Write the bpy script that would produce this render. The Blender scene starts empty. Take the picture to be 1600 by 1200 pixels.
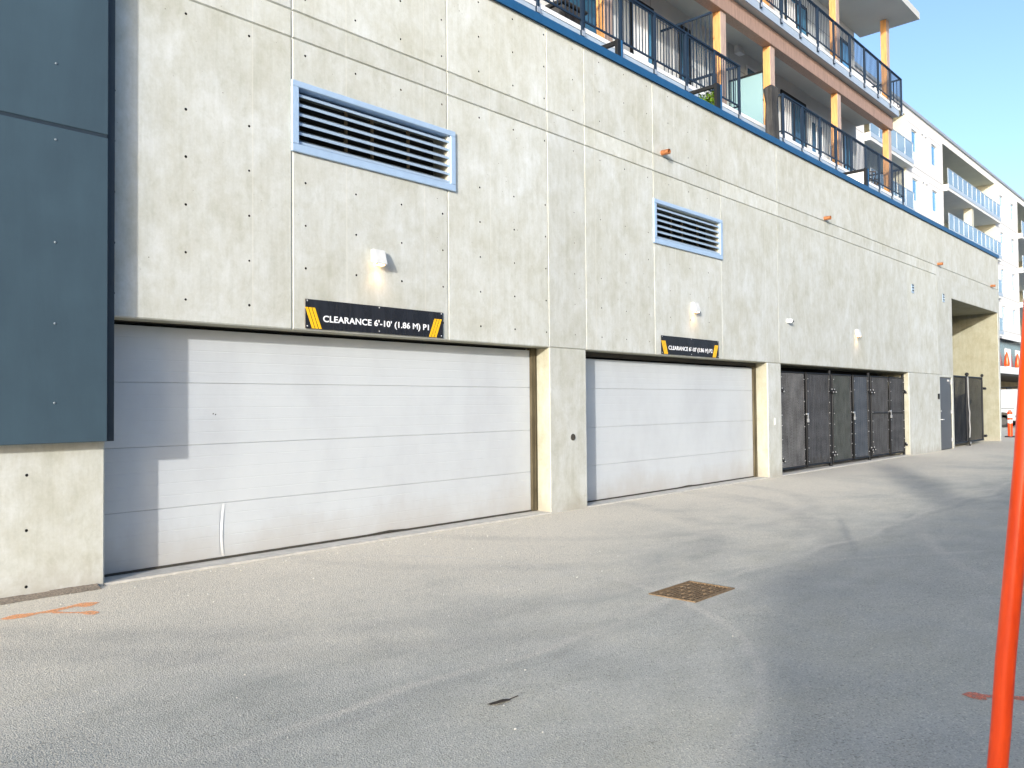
import bpy, bmesh, math, random
from mathutils import Vector, Matrix
random.seed(7)
S = bpy.context.scene
COL = S.collection

# ------------------------------------------------------------------ camera
CAM = (0.0, -7.962, 1.65)
az, pitch, roll = math.radians(47.05), math.radians(1.443), math.radians(-0.52)
F = Vector((math.sin(az)*math.cos(pitch), math.cos(az)*math.cos(pitch), math.sin(pitch)))
R = Vector((math.cos(az), -math.sin(az), 0)); U = R.cross(F)
R2 = R*math.cos(roll) + U*math.sin(roll); U2 = U*math.cos(roll) - R*math.sin(roll)
cd = bpy.data.cameras.new('camera'); cam = bpy.data.objects.new('camera', cd); COL.objects.link(cam)
m = Matrix((R2, U2, -F)).transposed().to_4x4(); m.translation = CAM
cam.matrix_world = m
cd.sensor_width = 36; cd.lens = 36*1270/1600; cd.clip_start = .05; cd.clip_end = 3000
S.camera = cam
# ------------------------------------------------------------------ light
SUN = Vector((-2.15, -1.0, .51)).normalized()          # towards the sun
EL = math.asin(SUN.z); ROT = math.atan2(SUN.x, SUN.y) % (2*math.pi)
W = bpy.data.worlds.new('World'); S.world = W; W.use_nodes = True
nt = W.node_tree; bg = nt.nodes['Background']
sky = nt.nodes.new('ShaderNodeTexSky'); sky.sky_type = 'NISHITA'; sky.sun_disc = False
sky.sun_elevation = EL; sky.sun_rotation = ROT; sky.air_density = .78; sky.dust_density = 2.2; sky.ozone_density = 2.1
tint = nt.nodes.new('ShaderNodeMix'); tint.data_type='RGBA'; tint.blend_type='MULTIPLY'; tint.inputs[0].default_value=1; tint.inputs[7].default_value=(1,.99,.985,1)
nt.links.new(sky.outputs[0], tint.inputs[6]); nt.links.new(tint.outputs[2], bg.inputs[0]); bg.inputs[1].default_value = .15
sd = bpy.data.lights.new('sun', 'SUN'); sd.energy = 2.0; sd.angle = math.radians(.9); sd.color = (1, .955, .89)
so = bpy.data.objects.new('sun', sd); COL.objects.link(so)
so.rotation_euler = (-SUN).to_track_quat('-Z', 'Y').to_euler(); so.location = SUN*60
S.view_settings.view_transform = 'Standard'; S.view_settings.look = 'None'
S.view_settings.exposure = 1.36; S.view_settings.gamma = 1
S.render.engine = 'CYCLES'
S.cycles.max_bounces = 7; S.cycles.transparent_max_bounces = 12

# ------------------------------------------------------------------ mesh builder
class MB:
    def __init__(s): s.v=[]; s.f=[]; s.mi=[]; s.t=[]; s.cm=0; s.ct=.5
    def add(s, vs, fs):
        n=len(s.v); s.v += [tuple(p) for p in vs]
        for f in fs: s.f.append([n+i for i in f]); s.mi.append(s.cm); s.t.append(s.ct)
        return s
    def box(s, x0,x1,y0,y1,z0,z1):
        return s.add([(x0,y0,z0),(x1,y0,z0),(x1,y1,z0),(x0,y1,z0),(x0,y0,z1),(x1,y0,z1),(x1,y1,z1),(x0,y1,z1)],
            [(0,3,2,1),(4,5,6,7),(0,1,5,4),(1,2,6,5),(2,3,7,6),(3,0,4,7)])
    def cbox(s, x0,x1,y0,y1,z0,z1,c=.01):     # box with chamfered edges
        bm=bmesh.new(); bmesh.ops.create_cube(bm,size=1)
        for v in bm.verts: v.co=((x0+x1)/2+v.co.x*(x1-x0),(y0+y1)/2+v.co.y*(y1-y0),(z0+z1)/2+v.co.z*(z1-z0))
        bmesh.ops.bevel(bm,geom=bm.edges[:],offset=c,segments=1,affect='EDGES')
        return s.frombm(bm)
    def frombm(s, bm):
        bm.verts.index_update()
        s.add([v.co[:] for v in bm.verts],[[v.index for v in f.verts] for f in bm.faces]); bm.free(); return s
    def tube(s, pts, r, n=8, cap=True):
        pts=[Vector(p) for p in pts]; rs = r if isinstance(r,(list,tuple)) else [r]*len(pts)
        rings=[]; up=None
        for i,p in enumerate(pts):
            d=(pts[min(i+1,len(pts)-1)]-pts[max(i-1,0)]).normalized()
            if up is None: up = Vector((0,0,1)) if abs(d.z)<.9 else Vector((1,0,0))
            a=d.cross(up).normalized(); b=a.cross(d).normalized(); up=b
            rings.append([p+(a*math.cos(2*math.pi*k/n)+b*math.sin(2*math.pi*k/n))*rs[i] for k in range(n)])
        vs=[v for ring in rings for v in ring]; fs=[]
        for i in range(len(pts)-1):
            for k in range(n):
                fs.append((i*n+k, i*n+(k+1)%n, (i+1)*n+(k+1)%n, (i+1)*n+k))
        if cap: fs.append(tuple(reversed(range(n)))); fs.append(tuple((len(pts)-1)*n+k for k in range(n)))
        return s.add(vs,fs)
    def prism(s, poly, axis, a, b):            # polygon in the two other axes (cyclic order x,y,z without axis)
        def P(p,t):
            return (t,p[0],p[1]) if axis=='x' else (p[0],t,p[1]) if axis=='y' else (p[0],p[1],t)
        n=len(poly); vs=[P(p,a) for p in poly]+[P(p,b) for p in poly]
        fs=[tuple(range(n)),tuple(range(2*n-1,n-1,-1))]+[(i,i+n,(i+1)%n+n,(i+1)%n) for i in range(n)]
        return s.add(vs,fs)
    def sphere(s, c, r, n=12, sc=(1,1,1)):
        bm=bmesh.new(); bmesh.ops.create_uvsphere(bm,u_segments=n,v_segments=max(6,n//2+2),radius=r)
        for v in bm.verts: v.co=(c[0]+v.co.x*sc[0],c[1]+v.co.y*sc[1],c[2]+v.co.z*sc[2])
        return s.frombm(bm)
    def build(s, name, mats, parent=None, smooth=False, tone=False, fix=True):
        me=bpy.data.meshes.new(name)
        off=Vector((0,0,0)); p=parent
        while p is not None: off += p.location; p=p.parent
        me.from_pydata([tuple(Vector(v)-off) for v in s.v],[],s.f)
        if not isinstance(mats,(list,tuple)): mats=[mats]
        for q in mats: me.materials.append(q)
        me.polygons.foreach_set('material_index', s.mi)
        if tone:
            at=me.attributes.new('tone','FLOAT','FACE'); at.data.foreach_set('value', s.t)
        if fix:
            bm=bmesh.new(); bm.from_mesh(me); bmesh.ops.recalc_face_normals(bm,faces=bm.faces[:]); bm.to_mesh(me); bm.free()
        if smooth:
            me.polygons.foreach_set('use_smooth',[True]*len(me.polygons))
            try: me.set_sharp_from_angle(angle=math.radians(40))
            except Exception: pass
        me.update()
        o=bpy.data.objects.new(name, me); COL.objects.link(o)
        if parent is not None: o.parent=parent
        return o

def _islands(self, name, mats, parent=None, **kw):
    n=len(self.v); par=list(range(n))
    def find(a):
        while par[a]!=a: par[a]=par[par[a]]; a=par[a]
        return a
    for f in self.f:
        r=find(f[0])
        for i in f[1:]: par[find(i)]=r
    groups={}
    for k,f in enumerate(self.f): groups.setdefault(find(f[0]),[]).append(k)
    out=[]
    for g,ks in groups.items():
        b=MB(); mp={}
        for k in ks:
            ff=[]
            for i in self.f[k]:
                if i not in mp: mp[i]=len(b.v); b.v.append(self.v[i])
                ff.append(mp[i])
            b.f.append(ff); b.mi.append(self.mi[k]); b.t.append(self.t[k])
        out.append(b.build(name,mats,parent,**kw))
    return out
MB.build_each=_islands

def thing(name, label, cat, loc, group=None):
    o=bpy.data.objects.new(name,None); COL.objects.link(o); o.location=loc; o.empty_display_size=.2
    o['label']=label; o['category']=cat
    if group: o['group']=group
    return o
def tag(o, label, cat, group=None, kind=None):
    o['label']=label; o['category']=cat
    if group: o['group']=group
    if kind: o['kind']=kind
    return o
def struct(o): o['kind']='structure'; return o

# ------------------------------------------------------------------ materials
def newmat(name):
    m=bpy.data.materials.new(name); m.use_nodes=True
    return m, m.node_tree, m.node_tree.nodes['Principled BSDF']
def c4(c): return (c[0],c[1],c[2],1)
def plain(name, col, rough=.6, metal=0, emit=None, es=0, spec=.5, var=.12, scale=6, bump=.0, stretch=(1,1,1), coat=0):
    m,t,b=newmat(name); N=t.nodes; L=t.links
    tc=N.new('ShaderNodeTexCoord'); mp=N.new('ShaderNodeMapping'); mp.inputs['Scale'].default_value=stretch
    L.new(tc.outputs['Object'],mp.inputs[0])
    nz=N.new('ShaderNodeTexNoise'); nz.inputs['Scale'].default_value=scale; nz.inputs['Detail'].default_value=6; nz.inputs['Roughness'].default_value=.6
    L.new(mp.outputs[0],nz.inputs[0])
    mx=N.new('ShaderNodeMix'); mx.data_type='RGBA'
    mx.inputs[6].default_value=c4([q*(1-var) for q in col]); mx.inputs[7].default_value=c4([min(1,q*(1+var)) for q in col])
    rm=N.new('ShaderNodeMapRange'); rm.inputs[1].default_value=.3; rm.inputs[2].default_value=.7
    L.new(nz.outputs[0],rm.inputs[0]); L.new(rm.outputs[0],mx.inputs[0]); L.new(mx.outputs[2],b.inputs['Base Color'])
    b.inputs['Roughness'].default_value=rough; b.inputs['Metallic'].default_value=metal
    b.inputs['Specular IOR Level'].default_value=spec; b.inputs['Coat Weight'].default_value=coat
    if bump:
        bp=N.new('ShaderNodeBump'); bp.inputs['Strength'].default_value=bump; bp.inputs['Distance'].default_value=.01
        L.new(nz.outputs[0],bp.inputs['Height']); L.new(bp.outputs[0],b.inputs['Normal'])
    if emit: b.inputs['Emission Color'].default_value=c4(emit); b.inputs['Emission Strength'].default_value=es
    return m

def noise(N,L,vec,scale,detail=6,rough=.6,dist=0):
    n=N.new('ShaderNodeTexNoise'); n.inputs['Scale'].default_value=scale; n.inputs['Detail'].default_value=detail
    n.inputs['Roughness'].default_value=rough; n.inputs['Distortion'].default_value=dist
    L.new(vec,n.inputs[0]); return n.outputs[0]
def ramp(N,L,fac,stops):
    r=N.new('ShaderNodeValToRGB'); e=r.color_ramp.elements
    while len(e)<len(stops): e.new(.5)
    for i,(p,c) in enumerate(stops):
        e[i].position=p; e[i].color=c4(c) if isinstance(c,(tuple,list)) else (c,c,c,1)
    L.new(fac,r.inputs[0]); return r.outputs[0]
def mixc(N,L,fac,a,b,mode='MIX'):
    x=N.new('ShaderNodeMix'); x.data_type='RGBA'; x.blend_type=mode
    for i,v in ((0,fac),(6,a),(7,b)):
        if hasattr(v,'links'): L.new(v,x.inputs[i])
        else: x.inputs[i].default_value = v if i==0 else c4(v)
    return x.outputs[2]
def mapping(N,L,src,scale):
    mp=N.new('ShaderNodeMapping'); mp.inputs['Scale'].default_value=scale; L.new(src,mp.inputs[0]); return mp.outputs[0]
def math_(N,L,op,a,b=None,c=None):
    x=N.new('ShaderNodeMath'); x.operation=op
    for i,v in enumerate((a,b,c)):
        if v is None: continue
        if hasattr(v,'links'): L.new(v,x.inputs[i])
        else: x.inputs[i].default_value=v
    return x.outputs[0]

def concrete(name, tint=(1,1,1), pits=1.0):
    m,t,b=newmat(name); N=t.nodes; L=t.links
    tc=N.new('ShaderNodeTexCoord').outputs['Object']
    at=N.new('ShaderNodeAttribute'); at.attribute_name='tone'; tone=at.outputs['Fac']
    # shift the noise per pour so neighbouring bays differ
    off=N.new('ShaderNodeVectorMath'); off.operation='SCALE'; cmb=N.new('ShaderNodeCombineXYZ')
    L.new(tone,cmb.inputs[0]); L.new(tone,cmb.inputs[2]); L.new(cmb.outputs[0],off.inputs[0]); off.inputs[3].default_value=37
    ad=N.new('ShaderNodeVectorMath'); ad.operation='ADD'; L.new(tc,ad.inputs[0]); L.new(off.outputs[0],ad.inputs[1]); V=ad.outputs[0]
    big=noise(N,L,mapping(N,L,V,(1,1,.7)),.8,7,.66,.3)
    mid=noise(N,L,mapping(N,L,V,(1,1,.75)),2.6,9,.70,.25)
    fine=noise(N,L,V,38,5,.6)
    med=noise(N,L,mapping(N,L,V,(1.3,1.3,.8)),7.5,7,.72,.35)
    strk=noise(N,L,mapping(N,L,V,(9,9,.55)),1.6,7,.7,.15)
    base=ramp(N,L,mid,[(.27,(.435,.44,.39)),(.42,(.50,.505,.462)),(.55,(.545,.557,.53)),(.72,(.605,.62,.61))])
    bigc=ramp(N,L,big,[(.34,(.91,.90,.85)),(.5,(.985,.985,.975)),(.66,(1.03,1.04,1.06))])
    col=mixc(N,L,.9,base,bigc,'MULTIPLY')
    strc=ramp(N,L,strk,[(.3,(.90,.90,.885)),(.5,(1,1,1)),(.68,(1.06,1.06,1.07))])
    col=mixc(N,L,.75,col,strc,'MULTIPLY')
    fc=ramp(N,L,fine,[(.3,(.93,.93,.92)),(.7,(1.05,1.05,1.05))]); col=mixc(N,L,.6,col,fc,'MULTIPLY')
    col=mixc(N,L,.8,col,ramp(N,L,med,[(.30,(.86,.865,.83)),(.47,(.985,.99,.975)),(.62,(1.03,1.035,1.04)),(.75,(1.07,1.08,1.10))]),'MULTIPLY')
    tn=N.new('ShaderNodeMapRange'); L.new(tone,tn.inputs[0]); tn.inputs[3].default_value=.93; tn.inputs[4].default_value=1.07
    col=mixc(N,L,1,col,tn.outputs[0],'MULTIPLY')
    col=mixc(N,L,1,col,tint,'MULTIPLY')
    # splash dirt along the ground line, faint form-board seams
    sx=N.new('ShaderNodeSeparateXYZ'); L.new(tc,sx.inputs[0])
    sp=N.new('ShaderNodeMapRange'); sp.inputs[1].default_value=.26; sp.inputs[2].default_value=.0
    L.new(math_(N,L,'ADD',sx.outputs[2],math_(N,L,'MULTIPLY',math_(N,L,'SUBTRACT',mid,.5),.7)),sp.inputs[0])
    col=mixc(N,L,math_(N,L,'MULTIPLY',sp.outputs[0],.55),col,(.34,.31,.26))
    fr=math_(N,L,'FRACT',math_(N,L,'MULTIPLY',math_(N,L,'ADD',sx.outputs[0],.35),1/1.22))
    seam=math_(N,L,'LESS_THAN',math_(N,L,'ABSOLUTE',math_(N,L,'SUBTRACT',fr,.5)),.006)
    col=mixc(N,L,math_(N,L,'MULTIPLY',seam,.25),col,(.72,.70,.62))
    # bug holes, gathered in patches
    vo=N.new('ShaderNodeTexVoronoi'); vo.inputs['Scale'].default_value=13; vo.inputs['Randomness'].default_value=1; L.new(V,vo.inputs[0])
    cell=N.new('ShaderNodeSeparateColor'); L.new(vo.outputs['Color'],cell.inputs[0])
    patch=ramp(N,L,noise(N,L,V,1.1,3,.5),[(.45,0.),(.58,1.)])
    rad=math_(N,L,'MULTIPLY',math_(N,L,'MULTIPLY',cell.outputs[0],.10),patch)
    pit=math_(N,L,'MULTIPLY',math_(N,L,'MULTIPLY',math_(N,L,'LESS_THAN',vo.outputs['Distance'],rad),math_(N,L,'GREATER_THAN',cell.outputs[1],.62)),pits)
    col=mixc(N,L,pit,col,(.12,.11,.09))
    L.new(col,b.inputs['Base Color'])
    b.inputs['Roughness'].default_value=.82; b.inputs['Specular IOR Level'].default_value=.3
    hgt=math_(N,L,'SUBTRACT',math_(N,L,'ADD',math_(N,L,'MULTIPLY',mid,.6),math_(N,L,'MULTIPLY',fine,.25)),pit)
    bp=N.new('ShaderNodeBump'); bp.inputs['Strength'].default_value=.22; bp.inputs['Distance'].default_value=.012
    L.new(hgt,bp.inputs['Height']); L.new(bp.outputs[0],b.inputs['Normal'])
    return m

def circle3(a,b,c):
    (x1,y1),(x2,y2),(x3,y3)=a,b,c
    d=2*(x1*(y2-y3)+x2*(y3-y1)+x3*(y1-y2))
    q1,q2,q3=x1*x1+y1*y1,x2*x2+y2*y2,x3*x3+y3*y3
    cx=(q1*(y2-y3)+q2*(y3-y1)+q3*(y1-y2))/d; cy=(q1*(x3-x2)+q2*(x1-x3)+q3*(x2-x1))/d
    return cx,cy,math.hypot(x1-cx,y1-cy)

def asphalt(name):
    m,t,b=newmat(name); N=t.nodes; L=t.links
    tc=N.new('ShaderNodeTexCoord').outputs['Object']
    sx=N.new('ShaderNodeSeparateXYZ'); L.new(tc,sx.inputs[0]); X,Y=sx.outputs[0],sx.outputs[1]
    fine=noise(N,L,tc,70,4,.75); big=noise(N,L,tc,.42,6,.6,.4); mid=noise(N,L,mapping(N,L,tc,(.8,1.5,1)),1.8,9,.72,.3)
    def vor(sc):
        v=N.new('ShaderNodeTexVoronoi'); v.inputs['Scale'].default_value=sc; L.new(tc,v.inputs[0])
        c=N.new('ShaderNodeSeparateColor'); L.new(v.outputs['Color'],c.inputs[0]); return v.outputs['Distance'],c.outputs
    ad,ac=vor(110); bd,bc=vor(46)
    base=ramp(N,L,mid,[(.3,(.41,.40,.345)),(.5,(.46,.45,.395)),(.7,(.50,.49,.435))])
    col=mixc(N,L,1,base,ramp(N,L,big,[(.32,(.84,.85,.87)),(.5,(1,1,1)),(.68,(1.09,1.07,1.02))]),'MULTIPLY')
    # sandy dust swept against the building
    dy=N.new('ShaderNodeMapRange'); dy.interpolation_type='SMOOTHSTEP'; dy.inputs[1].default_value=-5.2; dy.inputs[2].default_value=-.6
    L.new(math_(N,L,'ADD',Y,math_(N,L,'MULTIPLY',math_(N,L,'SUBTRACT',math_(N,L,'ADD',big,math_(N,L,'MULTIPLY',mid,.5)),.75),5)),dy.inputs[0])
    col=mixc(N,L,math_(N,L,'MULTIPLY',dy.outputs[0],.92),col,(.68,.625,.52))
    # tyre polish and dust lines left by turning cars
    brk=ramp(N,L,noise(N,L,tc,.9,6,.7),[(.36,0.),(.62,1.)])
    def line(dist,hw,amt,colr,soft):
        mr=N.new('ShaderNodeMapRange'); mr.interpolation_type='SMOOTHSTEP'; mr.inputs[1].default_value=hw+soft; mr.inputs[2].default_value=hw*.3
        L.new(dist,mr.inputs[0]); nonlocal col
        col=mixc(N,L,math_(N,L,'MULTIPLY',math_(N,L,'MULTIPLY',mr.outputs[0],brk),amt),col,colr)
    def arc(a,b_,c,hw,amt,colr,soft=.05):
        cx,cy,R_=circle3(a,b_,c)
        dx=math_(N,L,'SUBTRACT',X,cx); dy_=math_(N,L,'SUBTRACT',Y,cy)
        r=math_(N,L,'SQRT',math_(N,L,'ADD',math_(N,L,'MULTIPLY',dx,dx),math_(N,L,'MULTIPLY',dy_,dy_)))
        r=math_(N,L,'ADD',r,math_(N,L,'MULTIPLY',math_(N,L,'SUBTRACT',mid,.5),.18))
        line(math_(N,L,'ABSOLUTE',math_(N,L,'SUBTRACT',r,R_)),hw,amt,colr,soft)
    DK=(.30,.29,.27); LT=(.60,.565,.49)
    arc((11,-.6),(9.6,-2.5),(6.4,-3.7),.12,.32,DK,.18); arc((13,-.6),(11.3,-3.1),(7.4,-4.7),.12,.32,DK,.18)
    arc((5,-.5),(6.3,-2.6),(9.3,-3.7),.11,.3,DK,.16); arc((7.0,-.5),(8.3,-2.1),(11,-3.0),.11,.28,DK,.16)
    arc((5.71,-4.73),(5.02,-5.43),(4.1,-5.91),.02,.7,LT,.05); arc((11.08,-4.7),(9.13,-5.61),(8.37,-6.09),.04,.6,LT,.10)
    arc((2,-2.9),(9,-2.75),(18,-2.1),.03,.5,LT,.12); arc((1.5,-2.0),(5,-2.9),(9,-4.9),.02,.4,LT,.06)
    # paving joint with fines caught along it
    yj=math_(N,L,'ADD',Y,math_(N,L,'ADD',4.24,math_(N,L,'MULTIPLY',math_(N,L,'SUBTRACT',noise(N,L,mapping(N,L,tc,(.35,0,0)),1,2,.5),.5),.9)))
    line(math_(N,L,'ABSOLUTE',yj),.012,.8,(.56,.53,.46),.06)
    line(math_(N,L,'ABSOLUTE',math_(N,L,'ADD',yj,.12)),.02,.35,DK,.09)
    # aggregate: fine everywhere, worn open in patches
    col=mixc(N,L,.8,col,ramp(N,L,ac[0],[(.0,(.55,.55,.55)),(.10,(.88,.88,.88)),(.5,(1,1,1)),(.9,(1.06,1.06,1.06)),(.985,(1.4,1.38,1.33))]),'MULTIPLY')
    worn=ramp(N,L,noise(N,L,mapping(N,L,tc,(.35,1,1)),1.1,4,.6),[(.47,0.),(.60,1.)])
    pitm=math_(N,L,'MULTIPLY',math_(N,L,'LESS_THAN',bd,.30),math_(N,L,'GREATER_THAN',bc[0],.60))
    pitc=math_(N,L,'MULTIPLY',pitm,math_(N,L,'MULTIPLY',worn,.55))
    col=mixc(N,L,pitc,col,(.16,.155,.135))
    col=mixc(N,L,.75,col,ramp(N,L,fine,[(.3,(.80,.80,.80)),(.7,(1.18,1.18,1.18))]),'MULTIPLY')
    # oil drips and scuffs
    od,oc=vor(1.3); drip=math_(N,L,'MULTIPLY',math_(N,L,'LESS_THAN',math_(N,L,'ADD',od,math_(N,L,'MULTIPLY',math_(N,L,'SUBTRACT',fine,.5),.03)),math_(N,L,'MULTIPLY',oc[1],.045)),math_(N,L,'GREATER_THAN',oc[0],.6))
    col=mixc(N,L,math_(N,L,'MULTIPLY',drip,.7),col,(.13,.12,.11))
    st=noise(N,L,tc,1.1,6,.75,.3); col=mixc(N,L,.8,col,ramp(N,L,st,[(.64,(1,1,1)),(.74,(.80,.80,.80))]),'MULTIPLY')
    L.new(col,b.inputs['Base Color']); b.inputs['Roughness'].default_value=.9; b.inputs['Specular IOR Level'].default_value=.2
    bp=N.new('ShaderNodeBump'); bp.inputs['Strength'].default_value=.6; bp.inputs['Distance'].default_value=.006
    L.new(math_(N,L,'SUBTRACT',math_(N,L,'ADD',fine,ad),pitc),bp.inputs['Height']); L.new(bp.outputs[0],b.inputs['Normal'])
    return m

def wood(name, col):
    m,t,b=newmat(name); N=t.nodes; L=t.links
    tc=N.new('ShaderNodeTexCoord').outputs['Object']
    g=noise(N,L,mapping(N,L,tc,(14,14,1.2)),2,6,.6,.4)
    c=ramp(N,L,g,[(.3,[q*.68 for q in col]),(.55,col),(.75,[min(1,q*1.2) for q in col])])
    L.new(c,b.inputs['Base Color']); b.inputs['Roughness'].default_value=.55
    return m

def glass(name, tint, alpha, rough=.05):
    m,t,b=newmat(name); N=t.nodes; L=t.links
    tr=N.new('ShaderNodeBsdfTransparent'); tr.inputs[0].default_value=c4([.5+.5*q for q in tint])
    b.inputs['Base Color'].default_value=c4(tint); b.inputs['Roughness'].default_value=rough
    mx=N.new('ShaderNodeMixShader'); mx.inputs[0].default_value=alpha
    L.new(tr.outputs[0],mx.inputs[1]); L.new(b.outputs[0],mx.inputs[2]); L.new(mx.outputs[0],N['Material Output'].inputs[0])
    return m

def streaked(name, a, b_, rough=.7, scale=(24,24,.9), bump=0):
    m,t,b=newmat(name); N=t.nodes; L=t.links
    tc=N.new('ShaderNodeTexCoord').outputs['Object']
    g=noise(N,L,mapping(N,L,tc,scale),1,7,.7,.3); g2=noise(N,L,tc,2.2,5,.6)
    c=ramp(N,L,math_(N,L,'ADD',math_(N,L,'MULTIPLY',g,.65),math_(N,L,'MULTIPLY',g2,.35)),[(.40,a),(.60,b_)])
    L.new(c,b.inputs['Base Color']); b.inputs['Roughness'].default_value=rough; b.inputs['Specular IOR Level'].default_value=.15
    return m

def fuzzy(name, col, cut=.47):      # sprayed paint with a worn edge
    m,t,b=newmat(name); N=t.nodes; L=t.links
    tc=N.new('ShaderNodeTexCoord').outputs['Object']
    g=noise(N,L,tc,42,5,.75); a=ramp(N,L,g,[(cut-.08,.25),(cut+.1,1.)])
    b.inputs['Base Color'].default_value=c4(col); b.inputs['Roughness'].default_value=.85
    tr=N.new('ShaderNodeBsdfTransparent'); mx=N.new('ShaderNodeMixShader'); L.new(a,mx.inputs[0])
    L.new(tr.outputs[0],mx.inputs[1]); L.new(b.outputs[0],mx.inputs[2]); L.new(mx.outputs[0],N['Material Output'].inputs[0])
    return m

def door_mat(name):
    m,t,b=newmat(name); N=t.nodes; L=t.links
    tc=N.new('ShaderNodeTexCoord').outputs['Object']
    emb=noise(N,L,mapping(N,L,tc,(2.2,1,60)),1.6,3,.5,.15)
    dirt=noise(N,L,mapping(N,L,tc,(1,1,.6)),1.1,6,.65)
    c=ramp(N,L,dirt,[(.3,(.485,.51,.53)),(.55,(.535,.567,.585)),(.75,(.56,.59,.605))])
    sx=N.new('ShaderNodeSeparateXYZ'); L.new(tc,sx.inputs[0])
    low=N.new('ShaderNodeMapRange'); low.inputs[1].default_value=.45; low.inputs[2].default_value=0; L.new(math_(N,L,'ADD',sx.outputs[2],math_(N,L,'MULTIPLY',math_(N,L,'SUBTRACT',dirt,.5),.9)),low.inputs[0])
    c=mixc(N,L,math_(N,L,'MULTIPLY',low.outputs[0],.6),c,(.43,.40,.35))
    L.new(c,b.inputs['Base Color']); b.inputs['Roughness'].default_value=.42; b.inputs['Specular IOR Level'].default_value=.4
    bp=N.new('ShaderNodeBump'); bp.inputs['Strength'].default_value=.16; bp.inputs['Distance'].default_value=.004
    L.new(ramp(N,L,emb,[(.56,0.),(.62,1.)]),bp.inputs['Height']); L.new(bp.outputs[0],b.inputs['Normal'])
    return m

M={}
M['conc']=concrete('concrete'); M['conc_warm']=concrete('concrete_side',(.76,.73,.64),.5); M['conc_tan']=concrete('concrete_recess',(.56,.535,.43),.8)  # opening sides: warmer concrete, also darkened in colour to offset the sun there
M['grout']=plain('tie_hole_grout',(.10,.098,.09),.9)
M['sill']=plain('sill_concrete',(.50,.485,.44),.85,var=.18,scale=9,bump=.3)
M['asph']=asphalt('asphalt')
M['door']=door_mat('door_steel')
M['slate']=streaked('slate_cladding',(.047,.076,.100),(.056,.092,.120),.45,(1.5,1,.25))
M['slate_edge']=plain('slate_trim',(.018,.030,.042),.5,.0)
M['seal']=plain('rubber_seal',(.05,.045,.035),.7)
M['track']=streaked('vinyl_jamb',(.06,.048,.028),(.13,.11,.07),.6,(60,60,.8))
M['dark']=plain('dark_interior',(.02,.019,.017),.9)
M['lframe']=plain('louver_aluminium',(.38,.51,.67),.4,.15,var=.05)
M['lblade']=plain('louver_blade',(.36,.46,.57),.4,.15,var=.05)
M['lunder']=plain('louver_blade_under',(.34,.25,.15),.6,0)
M['blue']=plain('blue_flashing',(.014,.085,.205),.5,.0,spec=.25,var=.08)
M['black']=plain('black_paint',(.012,.013,.015),.5,spec=.2)
M['navy']=plain('navy_rail',(.009,.022,.045),.5,.0,spec=.3,var=.05)
M['board']=plain('sign_board',(.018,.02,.026),.22,var=.3,scale=3,stretch=(4,1,.4),coat=.3)
M['yellow']=plain('yellow_vinyl',(.90,.50,.01),.4,var=.03)
M['white']=plain('white_paint',(.80,.80,.78),.5,var=.03)
M['lampw']=plain('lamp_housing_paint',(.62,.62,.60),.5,var=.08)
M['screw']=plain('painted_screw',(.16,.20,.23),.4,.2)
M['letter']=plain('white_vinyl',(.85,.86,.88),.45,var=.02)
M['galv']=plain('galvanised',(.55,.56,.57),.35,.6)
M['lens']=plain('lamp_lens',(.9,.7,.45),.4,emit=(1,.62,.28),es=4)
M['copper']=plain('copper_pipe',(.42,.17,.07),.45,.5,var=.3,scale=20)
M['fab1']=streaked('privacy_fabric_dusty',(.010,.012,.016),(.115,.122,.132),.9)
M['fab2']=streaked('privacy_fabric_dark',(.007,.010,.016),(.085,.095,.115),.9)
M['slat']=streaked('slat_dark',(.006,.008,.014),(.022,.027,.038),.95); M['slat'].node_tree.nodes['Principled BSDF'].inputs['Specular IOR Level'].default_value=.04
M['fabg']=streaked('privacy_fabric_green',(.02,.04,.028),(.08,.10,.08),.75)
M['fabb']=streaked('privacy_fabric_blue',(.045,.075,.12),(.08,.12,.17),.45)
M['wire1']=plain('dusty_wire',(.15,.155,.165),.7,spec=.2,var=.5,scale=2)
M['wire']=plain('dusty_black_wire',(.10,.105,.115),.7,spec=.2,var=.4,scale=3)
M['sdoor']=plain('service_door_paint',(.085,.095,.11),.5,var=.1,scale=1.2)
M['wood']=wood('stained_timber',(.62,.32,.115)); M['beam']=wood('weathered_timber',(.36,.235,.18)); M['post_glare']=wood('timber_front_glare',(.50,.37,.30))
M['stucco']=plain('pale_stucco',(.62,.64,.64),.85,var=.05,scale=2,bump=.1)
M['soffit']=plain('soffit_panel',(.52,.54,.53),.8,var=.05,scale=1)
M['fascia']=plain('grey_fascia',(.36,.44,.54),.5,var=.06)
M['wtrim']=plain('white_trim',(.78,.79,.80),.5,var=.03)
M['pane']=plain('window_glass',(.03,.10,.17),.06,.0,spec=1.0,var=.3,scale=.8)
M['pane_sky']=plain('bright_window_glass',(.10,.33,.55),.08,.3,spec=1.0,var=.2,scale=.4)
M['frost']=glass('frosted_glass',(.26,.42,.46),.8,.5)
M['railglass']=glass('rail_glass',(.33,.48,.62),.6,.06)
M['wbuild']=plain('white_facade',(.70,.69,.675),.7,var=.03,scale=.6)
M['cream']=plain('loggia_plaster',(.50,.50,.42),.8,var=.06,scale=.8)
M['wgap']=plain('facade_joint',(.36,.36,.37),.8)
M['rcap']=plain('roof_cap',(.30,.34,.38),.5)
M['orange']=streaked('orange_plastic',(.78,.055,.004),(.95,.085,.008),.30,(22,22,3)); M['orange'].node_tree.nodes['Principled BSDF'].inputs['Specular IOR Level'].default_value=.5
M['sprayo']=fuzzy('orange_spray_paint',(.95,.42,.18)); M['sprayp']=fuzzy('faded_orange_spray_paint',(.75,.22,.13))
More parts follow.
